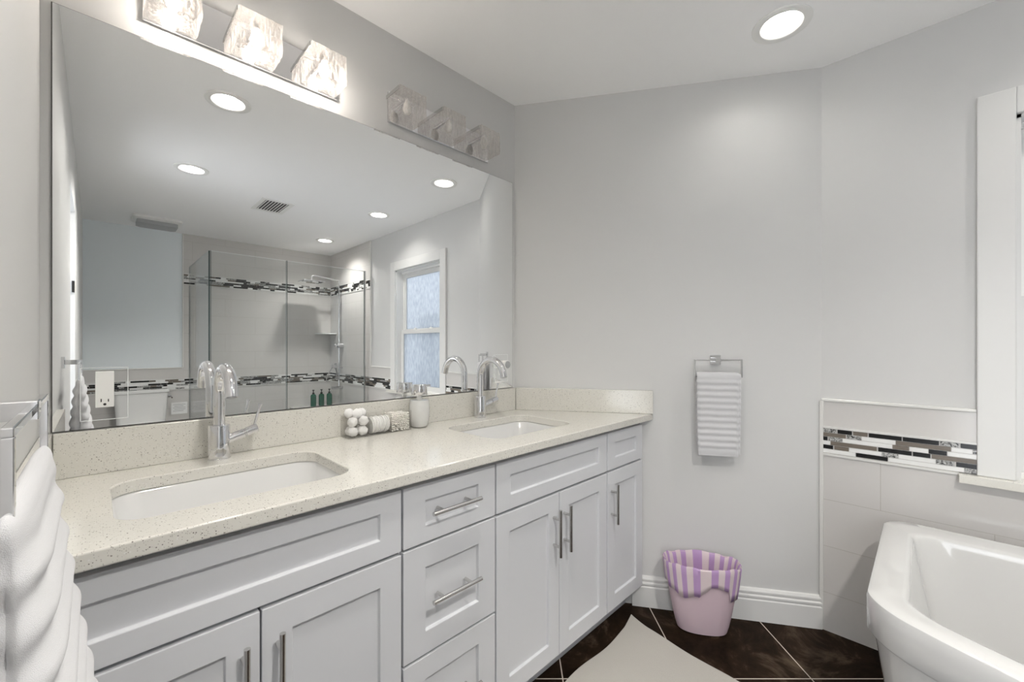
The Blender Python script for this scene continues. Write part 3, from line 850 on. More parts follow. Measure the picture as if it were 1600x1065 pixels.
# ------------------------------------------------------------------ vanity lights
def vanity_light(x0, lit, label):
    W, Hh = 0.512, 0.116; z0 = 2.089
    t = empty('vanity_light', (x0, YM, z0), 0, label, 'wall light', 'three-shade vanity light bars')
    bm = BM(); box(bm, 0, -0.012, 0, W, -0.0005, Hh)
    obj('back_plate', bm, 'chrome', t, bevel=0.0012)
    cs = (0.0580, 0.2530, 0.4480) if lit else (0.0510, 0.2460, 0.4410)
    for k, cx in enumerate(cs):
        hw = 0.0565; zb, zt2 = 0.004, 0.098; yb, yf = -0.014, -0.108
        bm = BM()
        prof = [(1.0, zb), (1.0, zt2)]
        rnd = random.Random(7 + k)
        n = 6; grid = {}
        def P(u, v2, face):     # slightly wavy block of glass: five-sided shell open at the back
            return None
        # outer shell as subdivided box without back, inner shell 6 mm in
        def shell(o, mi=0):
            v = {}
            def vert(p):
                key = tuple(round(c, 5) for c in p)
                if key not in v:
                    j = 0.0016
                    q = [p[0] + rnd.uniform(-j, j), p[1] + (rnd.uniform(-j, j) if p[1] < yb - 0.002 else 0), p[2] + rnd.uniform(-j, j) * 0.6]
                    v[key] = bm.verts.new(q)
                return v[key]
            X0, X1, Z0, Z1, Yf = cx - hw + o, cx + hw - o, zb + o, zt2 - o, yf + o
            L = lambda a, b, f_: a + (b - a) * f_
            for i in range(n):
                for j in range(n):
                    a, b, c, d = i / n, (i + 1) / n, j / n, (j + 1) / n
                    for q in (lambda u, w_: (L(X0, X1, u), Yf, L(Z0, Z1, w_)), lambda u, w_: (X0, L(Yf, yb, u), L(Z0, Z1, w_)), lambda u, w_: (X1, L(Yf, yb, u), L(Z0, Z1, w_)),
                              lambda u, w_: (L(X0, X1, u), L(Yf, yb, w_), Z0), lambda u, w_: (L(X0, X1, u), L(Yf, yb, w_), Z1)):
                        try: bm.faces.new((vert(q(a, c)), vert(q(b, c)), vert(q(b, d)), vert(q(a, d))))
                        except ValueError: pass
        shell(0.0)
        s = obj('glass_shade', bm, 'art_glass', t)
        for p_ in s.data.polygons: p_.use_smooth = False
        bm = BM(); lathe(bm, [(0.001, -0.032), (0.009, -0.030), (0.0155, -0.020), (0.0175, -0.008), (0.014, 0.006), (0.008, 0.016), (0.007, 0.022)], 20)
        b = obj('bulb', bm, 'bulb_on' if lit else 'bulb_off', s, smooth=True, loc=(cx, -0.062, 0.058), rot=(R(0), 0, 0))
        bm = BM(); cyl(bm, (cx, -0.012, 0.082), (cx, -0.062, 0.082), 0.009, seg=18)
        obj('socket', bm, 'chrome', s, smooth=True)
        bm = BM(); box(bm, cx - hw - 0.0035, yf + 0.004, zt2 - 0.016, cx - hw - 0.0015, -0.010, zt2 - 0.002)
        obj('bracket', bm, 'nickel', t)
        if lit:
            ld = bpy.data.lights.new('bulb_light', 'POINT'); ld.energy = BULB_WATTS; ld.color = (1.0, 0.94, 0.86); ld.shadow_soft_size = 0.014
            lo = bpy.data.objects.new('bulb_light', ld); COL.objects.link(lo); lo.parent = s; lo.location = (cx, -0.062, 0.024)
    return t
vanity_light(0.0855, True, 'chrome vanity light bar with three lit streaked glass cube shades, at the left')
vanity_light(0.7930, False, 'chrome vanity light bar with three unlit glass cube shades, near the corner')

# ------------------------------------------------------------------ towel rings and towels (local: x along wall, -y into room)
def towel_ring(loc, rz, label, w=0.100):
    t = empty('towel_ring', loc, rz, label, 'towel ring', 'chrome towel rings')
    bm = BM(); box(bm, -0.022, -0.009, -0.022, 0.022, 0, 0.022); box(bm, -0.011, -0.056, -0.008, 0.011, -0.009, 0.010)
    obj('mounting_post', bm, 'chrome', t, bevel=0.001)
    bm = BM(); b = 0.0036; y = -0.050; zt, zb = 0.004, -0.076
    box(bm, -w, y - b, zt - 2 * b, w, y + b, zt); box(bm, -w, y - b, zb, w, y + b, zb + 2 * b)
    box(bm, -w, y - b, zb + 2 * b, -w + 2 * b, y + b, zt - 2 * b); box(bm, w - 2 * b, y - b, zb + 2 * b, w, y + b, zt - 2 * b)
    obj('ring', bm, 'chrome', t, bevel=0.001)
    return t

def towel(loc, rz, label, W=0.19, Lf=0.35, Lb=0.33, flare_f=0.008, flare_b=0.010, amp=0.0045, nribs=13, taper=0.02, th=0.011, seed=1, group=None, bow=0.0, solid=0.0, fill=False):
    rnd = random.Random(seed); bm = BM(); ns = 150; nx = 26
    def path(u):            # u in 0..1: back hem -> over bar -> front hem ; returns (y, z, ny, nz)
        rb = 0.0075; la, lc = Lb, Lf; arc = math.pi * rb; tot = la + arc + lc; s = u * tot
        if s < la: k = 1 - s / la; return (rb + flare_b * k ** 0.8, -la * k, 1.0, 0.0, s)
        if s < la + arc: a = (s - la) / rb; return (rb * math.cos(a), rb * math.sin(a), math.cos(a), math.sin(a), s)
        k = (s - la - arc) / lc; return (-rb - flare_f * k ** 1.25, -lc * k, -1.0, 0.0, s)
    def sheet(x0, x1, inner, outer, shift, cut=0.0):
        O, I = [], []
        for i in range(ns + 1):
            u = cut + (1 - 2 * cut) * i / ns; y, z, ny, nz, s = path(u)
            k = min(1, abs(z) / Lf); orow, irow = [], []
            for j in range(nx + 1):
                f = j / nx; x = (x0 + (x1 - x0) * f)
                x *= 1 - taper * k ** 1.5
                ph = 2 * math.pi * (abs(z) * nribs / Lf) + shift + 0.55 * math.sin(3.1 * f + shift) + 0.25 * math.sin(9 * f)
                fade = min(1, abs(z) / 0.02) * (0.35 if k > 0.94 else 1)
                rib = amp * (0.5 + 0.5 * math.cos(ph)) * fade
                edge = min(f, 1 - f) * nx / 3.0; rd = math.sqrt(max(0, 1 - max(0, 1 - edge) ** 2))
                fl = -0.0070 * min(1, max(0, (abs(z) - 0.008) / 0.010)) if fill and inner == 0.0 else 0.0
                mid = (outer + inner) / 2; oo = mid + (outer + rib + solid * k ** 1.2 * (1 if ny < 0 else 0.6) - mid) * (0.15 + 0.85 * rd); ii = mid + (inner - mid) * (0.15 + 0.85 * rd) + fl
                bw = bow * k * math.sin(math.pi * f) * (-1 if ny < 0 else 0.3)
                orow.append((x + 0.0015 * math.sin(ph), y + ny * oo + bw, z + nz * oo)); irow.append((x, y + ny * ii + bw, z + nz * ii))
            O.append(orow); I.append(irow)
        ov = [[bm.verts.new(p) for p in r] for r in O]; iv = [[bm.verts.new(p) for p in r] for r in I]
        for i in range(ns):
            for j in range(nx):
                bm.faces.new((ov[i][j], ov[i][j + 1], ov[i + 1][j + 1], ov[i + 1][j])); bm.faces.new((iv[i][j], iv[i + 1][j], iv[i + 1][j + 1], iv[i][j + 1]))
            bm.faces.new((ov[i][0], ov[i + 1][0], iv[i + 1][0], iv[i][0])); bm.faces.new((ov[i][nx], iv[i][nx], iv[i + 1][nx], ov[i + 1][nx]))
        for i in (0, ns):
            for j in range(nx): bm.faces.new((ov[i][j], iv[i][j], iv[i][j + 1], ov[i][j + 1]))
    sheet(-W / 2 + 0.006, W / 2, 0.0, th * 0.5, 0.8, 0.012)
    sheet(-W / 2, W / 2 - 0.010, th * 0.5 + 0.0005, th, 0.0)
    o = obj('hand_towel', bm, 'towel', None, smooth=True, loc=loc, rot=(0, 0, rz))
    tag(o, label, 'towel', group)
    return o

ZR = 1.163
rx, ry = EW(0.938)
towel_ring((rx, ry, ZR), EROT, 'chrome square towel ring on the angled wall above the waste bin')
px_, py_ = EW(0.938, 0.050)
towel((px_, py_, ZR - 0.076 + 0.0042), EROT, 'white ribbed hand towel hanging on the angled wall above the waste bin', W=0.182, Lf=0.350, Lb=0.335,
      flare_f=0.004, flare_b=0.006, amp=0.0042, nribs=12.5, taper=0.06, group='white hand towels')
towel_ring((XL, 0.612, ZR), R(90), 'chrome square towel ring at the left frame edge, nearest the camera', 0.150)
# the near towel: a thick folded bundle over the lower bar of its ring (local: x along wall, -y into room)
bm = BM(); rs = []; Wt, Lt = 0.318, 0.37; NT = 112
zs = [-Lt, -Lt + 0.003] + [-Lt + 0.003 + (Lt - 0.003) * i / 150 for i in range(1, 151)] + [0.004, 0.008, 0.011, 0.013, 0.0138]
for z in zs:
    k = min(1, max(0, -z / Lt)); f_ = 0.009 + 0.047 * k ** 1.2; b_ = 0.010 + 0.026 * k ** 0.9
    capf = math.sqrt(max(0.02, 1 - (z / 0.014) ** 2)) if z > 0 else 1.0
    if z == -Lt: capf = 0.9
    row = []
    for i in range(NT):
        a = 2 * math.pi * i / NT; c, sn = math.cos(a), math.sin(a)
        x = Wt / 2 * math.copysign(abs(c) ** 0.30, c); y = math.copysign(abs(sn) ** 0.62, sn)
        y = y * (b_ if y > 0 else f_) * capf
        ph = 2 * math.pi * (-z) * 25 + 0.9 * math.sin(2 * a) + 0.5 * math.sin(x * 30) + (1.1 if sn > 0 else 0)
        rib = 0.0062 * (math.cos(ph) * 0.5 + 0.5) * min(1, max(0.0, -z) / 0.03)
        nx_, ny_ = c * 0.5, sn
        notch = 0.010 * math.exp(-((y - 0.001) / 0.004) ** 2) * min(1, k * 6)
        x2 = x + nx_ * rib * 1.2 - math.copysign(notch, c) * (1 if abs(c) > 0.75 else 0)
        row.append((x2 * (capf * 0.06 + 0.94), y + ny_ * rib, z))
    rs.append(row)
rings(bm, rs)
tag(obj('hand_towel', bm, 'towel', None, smooth=True, loc=(XL + 0.050, 0.608, ZR - 0.076 + 0.0042), rot=(0, 0, R(90))),
    'thick white ribbed hand towel at the left frame edge, nearest the camera', 'towel', 'white hand towels')

# ------------------------------------------------------------------ cotton organiser
ORX, ORY, ORW, ORD, ORH = 0.603, 1.3855, 0.243, 0.066, 0.074
org = empty('cotton_organizer', (ORX, ORY, TOP), 0, 'clear acrylic three-section cotton organizer on the counter beside the soap dispenser', 'organizer')
bm = BM(); t = 0.002
box(bm, 0, 0, 0.0003, ORW, ORD, 0.0003 + t); box(bm, 0, 0, t + 0.0004, ORW, t, ORH); box(bm, 0, ORD - t, t + 0.0004, ORW, ORD, ORH)
box(bm, 0, t + 0.0001, t + 0.0004, t, ORD - t - 0.0001, ORH); box(bm, ORW - t, t + 0.0001, t + 0.0004, ORW, ORD - t - 0.0001, ORH)
obj('acrylic_box', bm, 'acrylic', org)
for xd in (0.086, 0.160):
    bm = BM(); box(bm, xd, t + 0.0002, t + 0.0004, xd + t, ORD - t - 0.0002, ORH - 0.002)
    obj('divider', bm, 'acrylic', org)
def lump(r, seed):
    rnd = random.Random(seed); bm = BM(); bmesh.ops.create_icosphere(bm, subdivisions=3, radius=r)
    for v in bm.verts:
        n = v.co.normalized(); k = 1 + 0.07 * math.sin(5 * n.x + seed) * math.cos(6 * n.y) + 0.05 * math.sin(9 * n.z + seed) + rnd.uniform(-0.012, 0.012)
        v.co = v.co * k
    return bm
zf = TOP + 0.0026
proto = None
spots = [(0.024, 0.020, 0.019), (0.060, 0.021, 0.019), (0.026, 0.047, 0.0175), (0.061, 0.046, 0.018), (0.023, 0.022, 0.052), (0.062, 0.020, 0.053), (0.043, 0.046, 0.051), (0.042, 0.026, 0.080), (0.066, 0.046, 0.078), (0.022, 0.047, 0.080)]
lab_b = ['white cotton ball at the floor of the left organizer section', 'white cotton ball in the middle layer of the left organizer section', 'white cotton ball heaped on top of the left organizer section']
for i, (x, y, z) in enumerate(spots):
    if proto is None: proto = obj('cotton_ball', lump(0.0165, 2), 'cotton', None, smooth=True); o = proto
    else: o = proto.copy(); COL.objects.link(o)
    o.location = (ORX + x, ORY + y, zf + z - 0.0005); o.rotation_euler = (i * 1.3, i * 0.7, i * 2.1)
    tag(o, lab_b[0 if i < 4 else 1 if i < 7 else 2], 'cotton ball', 'cotton balls in the organizer')
proto = None
for i in range(11):
    if proto is None:
        bm = BM(); cyl(bm, (-0.0026, 0, 0), (0.0026, 0, 0), 0.0292, seg=40)
        proto = obj('cotton_pad', bm, 'cotton', None, smooth=True, bevel=0.0018); o = proto
    else: o = proto.copy(); COL.objects.link(o)
    o.location = (ORX + 0.0925 + i * 0.0061, ORY + 0.033, zf + 0.0293 + (0.003 if i % 3 == 1 else 0)); o.rotation_euler = (0, R(-3 + (i % 4) * 1.5), 0)
    tag(o, 'round white cotton pad standing on edge in the middle organizer section', 'cotton pad', 'cotton pads in the organizer')
rnd = random.Random(11); proto = None
for lay in range(9):
    for k in range(9):
        if proto is None:
            bm = BM(); s_ = BM(); s_.free()
            lathe(bm, [(0.001, -0.030), (0.0022, -0.029), (0.0026, -0.025), (0.0022, -0.020), (0.0012, -0.018), (0.0012, 0.018), (0.0022, 0.020), (0.0026, 0.025), (0.0022, 0.029), (0.001, 0.030)], 10)
            proto = obj('cotton_swab', bm, 'swab', None, smooth=True); o = proto
        else: o = proto.copy(); COL.objects.link(o)
        o.location = (ORX + 0.167 + k * 0.0083 + rnd.uniform(-0.0015, 0.0015), ORY + 0.0332, zf + 0.004 + lay * 0.0072 + rnd.uniform(-0.001, 0.001))
        o.rotation_euler = (R(90) + rnd.uniform(-0.03, 0.03), 0, rnd.uniform(-0.05, 0.05))
        tag(o, 'cotton swab lying in the heap of the right organizer section', 'cotton swab', 'cotton swabs in the organizer')

# soap dispenser
sd = empty('soap_dispenser', (0.897, 1.4120, TOP), 0, 'rounded clear soap dispenser with white soap and chrome pump cap', 'soap dispenser')
bm = BM(); lathe(bm, [(0.001, 0.001), (0.029, 0.001), (0.0335, 0.006), (0.0385, 0.030), (0.0410, 0.060), (0.0398, 0.090), (0.0365, 0.112), (0.0325, 0.124), (0.029, 0.1275), (0.001, 0.1275)], 48)
obj('glass_bottle', bm, 'acrylic', sd, smooth=True)
bm = BM(); lathe(bm, [(0.001, 0.0035), (0.027, 0.0035), (0.0315, 0.008), (0.0365, 0.031), (0.0390, 0.060), (0.0378, 0.089), (0.0350, 0.106), (0.001, 0.106)], 48)
obj('soap_fill', bm, 'soap', sd, smooth=True)
bm = BM(); lathe(bm, [(0.0300, 0.128), (0.0305, 0.129), (0.0285, 0.165), (0.0270, 0.1685), (0.001, 0.1690)], 48); 
obj('pump_cap', bm, 'chrome', sd, smooth=True)
bm = BM(); cyl(bm, (0.025, -0.006, 0.160), (0.043, -0.011, 0.162), 0.0045, 0.0038, 16)
obj('nozzle', bm, 'chrome', sd, smooth=True)
bm = BM(); cyl(bm, (0, 0, 0.107), (0, 0, 0.1274), 0.010, seg=20)
obj('pump_tube', bm, 'white_plastic', sd, smooth=True)

# ------------------------------------------------------------------ waste bin (oval) and liner
bx, by = 1.863, 0.697
wb = empty('waste_bin', (bx, by, 0.001), EROT, 'pale pink oval plastic waste bin against the angled wall', 'waste bin')
def oval(w, d, z, n=96, fn=None):
    pts = []
    for i in range(n):
        a = 2 * math.pi * i / n; c, s = math.cos(a), math.sin(a); e_ = 2 / 2.5
        x = w / 2 * math.copysign(abs(c) ** e_, c); y = d / 2 * math.copysign(abs(s) ** e_, s)
        q = (x, y, z)
        pts.append(fn(i, a, q) if fn else q)
    return pts
BWB, BDB, BWT, BDT, BH = 0.202, 0.120, 0.310, 0.160, 0.290
bm = BM(); lv = [(BWB - 0.02, BDB - 0.02, 0), (BWB, BDB, 0.006)] + [(BWB + (BWT - BWB) * k ** 0.8, BDB + (BDT - BDB) * k ** 0.8, 0.006 + (BH - 0.006) * k) for k in (0.08, 0.2, 0.4, 0.6, 0.8, 1.0)]
lv2 = [(a - 0.006, b - 0.006, max(z, 0.008)) for a, b, z in lv[::-1]]
rings(bm, [oval(a, b, z) for a, b, z in lv + lv2], True, True)
obj('bin_shell', bm, 'bin', wb, smooth=True)
# liner: up from inside, over the rim, hanging outside with a ragged hem
bm = BM(); n = 160; rnd = random.Random(4)
def hemf(a):
    d = math.degrees(a) % 360
    if 200 < d < 262: base = 0.125 - 0.0004 * abs(d - 248)
    elif 262 <= d < 275: base = 0.125 - (d - 262) / 13 * 0.050
    elif 275 <= d < 305: base = 0.075
    elif 305 <= d < 312: base = 0.075 + (d - 305) / 7 * 0.055
    elif 312 <= d < 345: base = 0.130
    else: base = 0.095
    return base + 0.006 * math.sin(5 * a) + 0.004 * math.sin(11 * a)
def wob(a, k): return k * (0.5 * math.sin(11 * a + 1) + 0.35 * math.sin(19 * a + 2) + 0.25 * math.sin(31 * a))
prof = []     # (inward offset positive=inside, z from rim, hemfactor)
lay = [('i', -0.17), ('i', -0.12), ('i', -0.07), ('i', -0.03), ('i', -0.008), ('t', 0.004), ('o', -0.004), ('o', 0.25), ('o', 0.5), ('o', 0.75), ('o', 1.0)]
rs = []
for kind, v_ in lay:
    def fn(i, a, q, kind=kind, v_=v_):
        hem = hemf(a)
        if kind == 'i': z = BH + v_; off = -0.006 - 0.03 * abs(v_) - abs(wob(a, 0.010)) * min(1, abs(v_) * 12)
        elif kind == 't': z = BH + v_ + 0.003 * math.sin(5 * a) + 0.002 * math.sin(13 * a); off = 0.0
        else:
            z = BH - max(v_, 0) * hem if v_ > 0 else BH + v_
            off = 0.0035 + max(0, wob(a, 0.0035)) + (0.004 * max(v_, 0)) 
            tt = (z - 0.006) / (BH - 0.006)
        sc = (BWB + (BWT - BWB) * max(0, (z - 0.006) / (BH - 0.006)) ** 0.8) / BWT
        x, y = q[0] * min(sc, 1.0), q[1] * min((BDB + (BDT - BDB) * max(0, (z - 0.006) / (BH - 0.006)) ** 0.8) / BDT, 1.0)
        L_ = math.hypot(x / BWT, y / BDT) or 1; nx_, ny_ = x / (BWT ** 2) , y / (BDT ** 2); m_ = math.hypot(nx_, ny_)
        return (x + nx_ / m_ * off, y + ny_ / m_ * off, z)
    rs.append(oval(BWT, BDT, 0, n, fn))
vr = rings(bm, rs, True, False)
uvl = bm.loops.layers.uv.new('UVMap')
idx = {v: i % n for r_ in vr for i, v in enumerate(r_)}
for f in bm.faces:
    ii = [idx[l.vert] for l in f.loops]
    for l, i in zip(f.loops, ii):
        u = i / n
        if max(ii) - min(ii) > n / 2 and i < n / 2: u += 1
        l[uv_ := uvl].uv = (u, 0)
ln = obj('bin_liner', bm, 'liner', None, smooth=True, loc=(bx, by, 0.0015), rot=(0, 0, EROT))
tag(ln, 'lilac and white striped plastic liner folded over the waste bin rim', 'bin liner')
ln.modifiers.new('solid', 'SOLIDIFY').thickness = 0.0006

# ------------------------------------------------------------------ bath mat
bm = BM(); nx, ny = 80, 50; x0, x1, y0, y1 = 0.78, 1.690, 0.41, 0.925
rows = []
for j in range(ny + 1):
    r_ = []
    for i in range(nx + 1):
        u, v_ = i / nx, j / ny
        x = x0 + (x1 - x0) * u; y = y0 + (y1 - y0) * v_
        x += (u - 0.5) * 0.010 * math.sin(v_ * 9); y += (v_ - 0.5) * 0.014 * math.sin(u * 13 + 1)
        x -= 0.055 * (1 - v_) * u
        cu = max(0, 1 - math.hypot((1 - u) * 12, (1 - v_) * 7))
        x += 0.012 * cu; y += 0.012 * cu
        z = 0.009 + 0.0015 * math.sin(x * 23) * math.sin(y * 19) + 0.010 * cu * cu
        r_.append((x, y, z))
    rows.append(r_)
tv = [[bm.verts.new(p) for p in r_] for r_ in rows]; bv = [[bm.verts.new((p[0], p[1], max(0.001, p[2] - 0.008))) for p in r_] for r_ in rows]
for j in range(ny):
    for i in range(nx):
        bm.faces.new((tv[j][i], tv[j][i + 1], tv[j + 1][i + 1], tv[j + 1][i])); bm.faces.new((bv[j][i], bv[j + 1][i], bv[j + 1][i + 1], bv[j][i + 1]))
for j in range(ny):
    bm.faces.new((tv[j][0], tv[j + 1][0], bv[j + 1][0], bv[j][0])); bm.faces.new((tv[j][nx], bv[j][nx], bv[j + 1][nx], tv[j + 1][nx]))
for i in range(nx):
    bm.faces.new((tv[0][i], bv[0][i], bv[0][i + 1], tv[0][i + 1])); bm.faces.new((tv[ny][i], tv[ny][i + 1], bv[ny][i + 1], bv[ny][i]))
tag(obj('bath_mat', bm, 'mat', None, smooth=True), 'cream cotton bath mat lying on the dark floor before the vanity', 'bath mat')

# ------------------------------------------------------------------ bathtub
tub = empty('bathtub', (1.74, -0.64, 0), 0, 'white freestanding bathtub with a broad flat rim beside the window wall', 'bathtub')
HL = 0.757
def tub_ring(ins_end, ins_back, ins_front, z, rad, n=14):
    xb = 2.140 - ins_back; pts = []
    hl = HL - ins_end
    def front(a): return 2.140 - (0.965 - 0.235 * (a / HL) ** 2) + ins_front
    base = rrect(0, 0, 2, 2 * hl, 0.0001, 1)
    # rounded rectangle in (b, a): b in -1..1 -> back..front
    W_ = 0.44; r_ = rad
    raw = []
    for sx, sy, a0 in ((1, 1, 0), (-1, 1, 90), (-1, -1, 180), (1, -1, 270)):
        for k in range(n + 1):
            an = R(a0 + 90 * k / n); raw.append((sx * (W_ - r_) + r_ * math.cos(an), sy * (hl - r_) + r_ * math.sin(an)))
        nxt = {(1, 1): [(1 - 2 * q / 8, 1) for q in range(1, 8)], (-1, 1): [(-1, 1 - 2 * q / 24) for q in range(1, 24)], (-1, -1): [(-1 + 2 * q / 8, -1) for q in range(1, 8)], (1, -1): [(1, -1 + 2 * q / 24) for q in range(1, 24)]}[(sx, sy)]
        for bx_, ay in nxt:
            raw.append((bx_ * (W_ - r_) if abs(ay) == 1 else bx_ * W_, ay * (hl - r_) if abs(bx_) == 1 else ay * hl))
    for b, a in raw:
        f = (b + W_) / (2 * W_); xf = front(a)
        pts.append((xf + (xb - xf) * f - 1.74, a, z))
    return pts
prof = [(0.10, 0.08, 0.10, 0.0, 0.12), (0.088, 0.07, 0.088, 0.01, 0.12), (0.045, 0.04, 0.045, 0.25, 0.10), (0.020, 0.020, 0.020, 0.43, 0.09), (0.014, 0.014, 0.014, 0.468, 0.085),
        (0.004, 0.004, 0.004, 0.470, 0.085), (0.0, 0.0, 0.0, 0.476, 0.085), (0.0, 0.0, 0.0, 0.556, 0.085), (0.003, 0.003, 0.003, 0.566, 0.082), (0.012, 0.010, 0.012, 0.5715, 0.078), (0.04, 0.04, 0.04, 0.571, 0.07),
        (0.068, 0.085, 0.068, 0.570, 0.075), (0.078, 0.098, 0.080, 0.567, 0.08), (0.084, 0.104, 0.087, 0.556, 0.085), (0.094, 0.112, 0.097, 0.50, 0.11), (0.125, 0.132, 0.125, 0.34, 0.15), (0.155, 0.150, 0.150, 0.22, 0.17), (0.20, 0.185, 0.185, 0.165, 0.17), (0.33, 0.26, 0.27, 0.142, 0.12), (0.45, 0.36, 0.37, 0.140, 0.05)]
def smooth_prof(P, i0, k=5):
    out = list(P[:i0 + 1])
    for i in range(i0, len(P) - 1):
        a, b, c, d = P[max(i - 1, i0)], P[i], P[i + 1], P[min(i + 2, len(P) - 1)]
        for j in range(1, k + 1):
            t = j / k
            out.append(tuple(0.5 * (2 * q + (r_ - p) * t + (2 * p - 5 * q + 4 * r_ - s_) * t * t + (3 * q - p - 3 * r_ + s_) * t ** 3) for p, q, r_, s_ in zip(a, b, c, d)))
    return out
prof = smooth_prof(prof, 12)
bm = BM(); rings(bm, [tub_ring(*p) for p in prof], True, True)
for f in bm.faces: pass
to = obj('tub_shell', bm, 'tub', tub, smooth=True)
bm = BM(); lathe(bm, [(0.030, 0.1405), (0.030, 0.1425), (0.024, 0.143), (0.001, 0.1435)], 32, (-0.06, -0.2))
obj('drain', bm, 'chrome', tub, smooth=True)

# ------------------------------------------------------------------ shower glass and fittings
def pane(name, p0, p1, z0, z1, label, t=0.010):
    p0, p1 = Vector(p0), Vector(p1); L_ = (p1 - p0).length; rz = math.atan2(p1.y - p0.y, p1.x - p0.x)
    e_ = empty(name, (p0.x, p0.y, z0), rz, label, 'shower screen', 'shower glass panels')
    bm = BM(); box(bm, 0.003, -t / 2, 0, L_ - 0.003, t / 2, z1 - z0 - 0.003)
    obj('glass_pane', bm, 'glass', e_)
    bm = BM(); box(bm, 0, -t / 2, 0, 0.003, t / 2, z1 - z0)
    obj('glass_edge', bm, 'glass_edge', e_)
    bm = BM(); box(bm, L_ - 0.003, -t / 2, 0, L_, t / 2, z1 - z0)
    obj('glass_edge', bm, 'glass_edge_mid', e_)
    bm = BM(); box(bm, 0.003, -t / 2, z1 - z0 - 0.003, L_ - 0.003, t / 2, z1 - z0)
    obj('glass_edge', bm, 'glass_edge_light', e_)
    return e_
ZG = 2.085
pane('shower_side_panel', (0.716, -1.630), (0.716, YF + CL + 0.002), 0.091, ZG, 'clear fixed glass side panel of the shower, beside the toilet')
pane('shower_front_panel', (0.724, -1.620), (1.348, -1.620), 0.091, ZG, 'clear glass front panel of the shower, next to the side panel')
g3 = pane('shower_door', (1.354, -1.620), (2.165, -1.620), 0.100, ZG, 'clear glass shower door next to the window wall')
bm = BM(); box(bm, 0.812, -0.012, 0, 0.826, 0.012, ZG - 0.10)
obj('wall_channel', bm, 'nickel', g3)

sc_ = empty('shower_column', (XW - CL, -2.35, 0), 0, 'chrome shower column with square rain head, hand shower and hose', 'shower fixture')
bm = BM(); cyl(bm, (-0.045, 0, 0.72), (-0.045, 0, 2.055), 0.011, seg=16)
for z in (0.95, 1.95): cyl(bm, (0, 0, z), (-0.045, 0, z), 0.010, seg=12)
obj('riser', bm, 'chrome', sc_, smooth=True)
bm = BM(); tube(bm, [(-0.045, 0, 2.03), (-0.05, 0, 2.05), (-0.065, 0, 2.06), (-0.34, 0, 2.085), (-0.37, 0, 2.08), (-0.38, 0, 2.06), (-0.38, 0, 2.02)], 0.0095, 12)
ar = obj('shower_arm', bm, 'chrome', sc_, smooth=True)
bm = BM(); box(bm, -0.50, -0.11, 2.005, -0.26, 0.11, 2.017)
obj('rain_head', bm, 'chrome', sc_, bevel=0.002)
bm = BM(); cyl(bm, (0, 0, 1.235), (-0.07, 0, 1.235), 0.036, 0.032, 24); cyl(bm, (-0.07, 0, 1.235), (-0.10, 0, 1.235), 0.018, seg=16)
obj('valve', bm, 'chrome', sc_, smooth=True)
bm = BM(); tube(bm, [(-0.07, 0.02, 0.80), (-0.085, 0.03, 0.90), (-0.11, 0.04, 1.00)], [0.011, 0.011, 0.016], 12); cyl(bm, (-0.10, 0.045, 0.985), (-0.135, 0.055, 0.975), 0.030, seg=20)
obj('hand_shower', bm, 'chrome', sc_, smooth=True)
bm = BM(); tube(bm, [(-0.07, 0.02, 0.80)] + [(-0.07 - 0.13 * math.sin(math.pi * k / 16), -0.02 * k / 16, 0.80 - 0.10 * math.sin(math.pi * k / 16) ** 2 * 1.0 + 0.20 * (k / 16)) for k in range(1, 17)], 0.0055, 10)
obj('hose', bm, 'nickel', sc_, smooth=True)
bm = BM(); cyl(bm, (0, 0, 0.70), (-0.14, 0, 0.70), 0.018, seg=20)
obj('spout', bm, 'chrome', sc_, smooth=True)

bm = BM(); prism(bm, [(0, 0), (-0.20, 0), (-0.19, 0.05), (-0.12, 0.14), (-0.05, 0.19), (0, 0.20)], -0.006, 0.006)
o = obj('corner_shelf', bm, 'glass_edge_light', None, loc=(XW - CL - 0.001, YF + CL + 0.001, 1.39), bevel=0.001)
tag(o, 'small glass corner shelf high in the shower', 'shelf')

b0 = None
for i, (x, lab) in enumerate(((1.955, 'dark green pump bottle on the shower bench, farthest from the corner'), (2.055, 'green pump bottle on the shower bench, middle of the three'), (2.155, 'dark green pump bottle on the shower bench, nearest the shower corner'))):
    if b0 is None:
        b0 = empty('pump_bottle', (x, -2.60, 0.4605), 0, lab, 'bottle', 'green pump bottles in the shower')
        bm = BM(); lathe(bm, [(0.001, 0), (0.031, 0), (0.033, 0.004), (0.033, 0.130), (0.028, 0.145), (0.014, 0.152), (0.001, 0.152)], 28)
        obj('bottle_body', bm, 'green', b0, smooth=True)
        bm = BM(); lathe(bm, [(0.014, 0.152), (0.014, 0.172), (0.005, 0.173), (0.005, 0.198), (0.013, 0.198), (0.013, 0.208), (0.001, 0.209)], 20); cyl(bm, (0, 0, 0.203), (-0.01, 0.036, 0.200), 0.005, seg=10)
        obj('pump', bm, 'black', b0, smooth=True)
    else:
        c = b0.copy(); COL.objects.link(c); c.location.x = x; c['label'] = lab
        for ch in b0.children:
            d = ch.copy(); COL.objects.link(d); d.parent = c

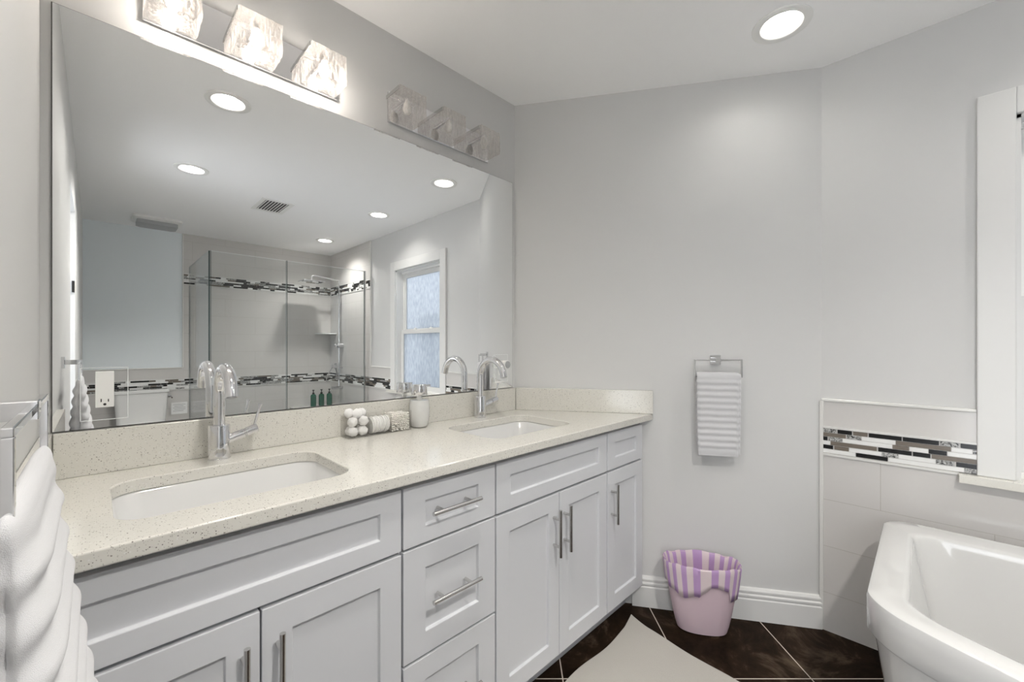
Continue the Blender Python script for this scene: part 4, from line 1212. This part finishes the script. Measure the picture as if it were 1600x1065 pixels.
# ------------------------------------------------------------------ toilet and notice
to = empty('toilet', (0.315, -2.74 + 0.002, 0), 0, 'white two-piece toilet against the far wall beside the shower', 'toilet')
bm = BM(); rings(bm, [[(x, y + 0.115, z) for x, y in rrect(0, 0, w, d, 0.035, 6)] for w, d, z in ((0.355, 0.165, 0.40), (0.36, 0.17, 0.42), (0.405, 0.195, 0.755), (0.405, 0.195, 0.758))])
obj('tank', bm, 'porcelain', to, smooth=True)
bm = BM(); rings(bm, [[(x, y + 0.117, z) for x, y in rrect(0, 0, w, d, 0.03, 6)] for w, d, z in ((0.41, 0.20, 0.7585), (0.425, 0.212, 0.763), (0.425, 0.212, 0.785), (0.415, 0.20, 0.792))])
obj('tank_lid', bm, 'porcelain', to, smooth=True)
bm = BM(); cyl(bm, (0.203, 0.16, 0.715), (0.222, 0.16, 0.715), 0.014, seg=16); tube(bm, [(0.222, 0.16, 0.715), (0.228, 0.19, 0.708), (0.228, 0.235, 0.702)], 0.006, 10)
obj('flush_lever', bm, 'chrome', to, smooth=True)
def ov(w, d, cy, z, n=40): return [(w / 2 * math.cos(2 * math.pi * i / n), cy + d / 2 * math.sin(2 * math.pi * i / n), z) for i in range(n)]
bm = BM(); rings(bm, [ov(0.24, 0.44, 0.34, 0.0), ov(0.22, 0.42, 0.34, 0.05), ov(0.24, 0.44, 0.38, 0.18), ov(0.34, 0.50, 0.43, 0.32), ov(0.37, 0.52, 0.44, 0.385)])
obj('bowl', bm, 'porcelain', to, smooth=True)
bm = BM(); rings(bm, [ov(0.37, 0.52, 0.45, 0.386), ov(0.38, 0.53, 0.45, 0.395), ov(0.38, 0.53, 0.45, 0.415), ov(0.34, 0.49, 0.45, 0.424)])
obj('seat_lid', bm, 'white_plastic', to, smooth=True)

nt_ = empty('wall_notice', (0.560, YF + CL + 0.001, 0.50), 0, 'small white printed notice sheet on the tiles beside the toilet tank', 'notice')
bm = BM(); box(bm, 0, 0, 0, 0.135, 0.003, 0.125)
obj('sheet', bm, 'paper', nt_)
bm = BM()
for k in range(5): box(bm, 0.015 + (0.01 if k % 2 else 0), 0.0031, 0.100 - k * 0.017, 0.120 - (0.018 if k % 3 == 1 else 0), 0.0038, 0.1035 - k * 0.017)
obj('printed_lines', bm, 'ink', nt_)

bm = BM(); box(bm, 0, 0, 0, 0.012, 0.02, 0.07)
o = obj('hinge', bm, 'black', None, loc=(XL - 0.014, ny0 + 0.0005, 1.56)); tag(o, 'small black hinge on the jamb of the doorway in the left wall', 'hinge')
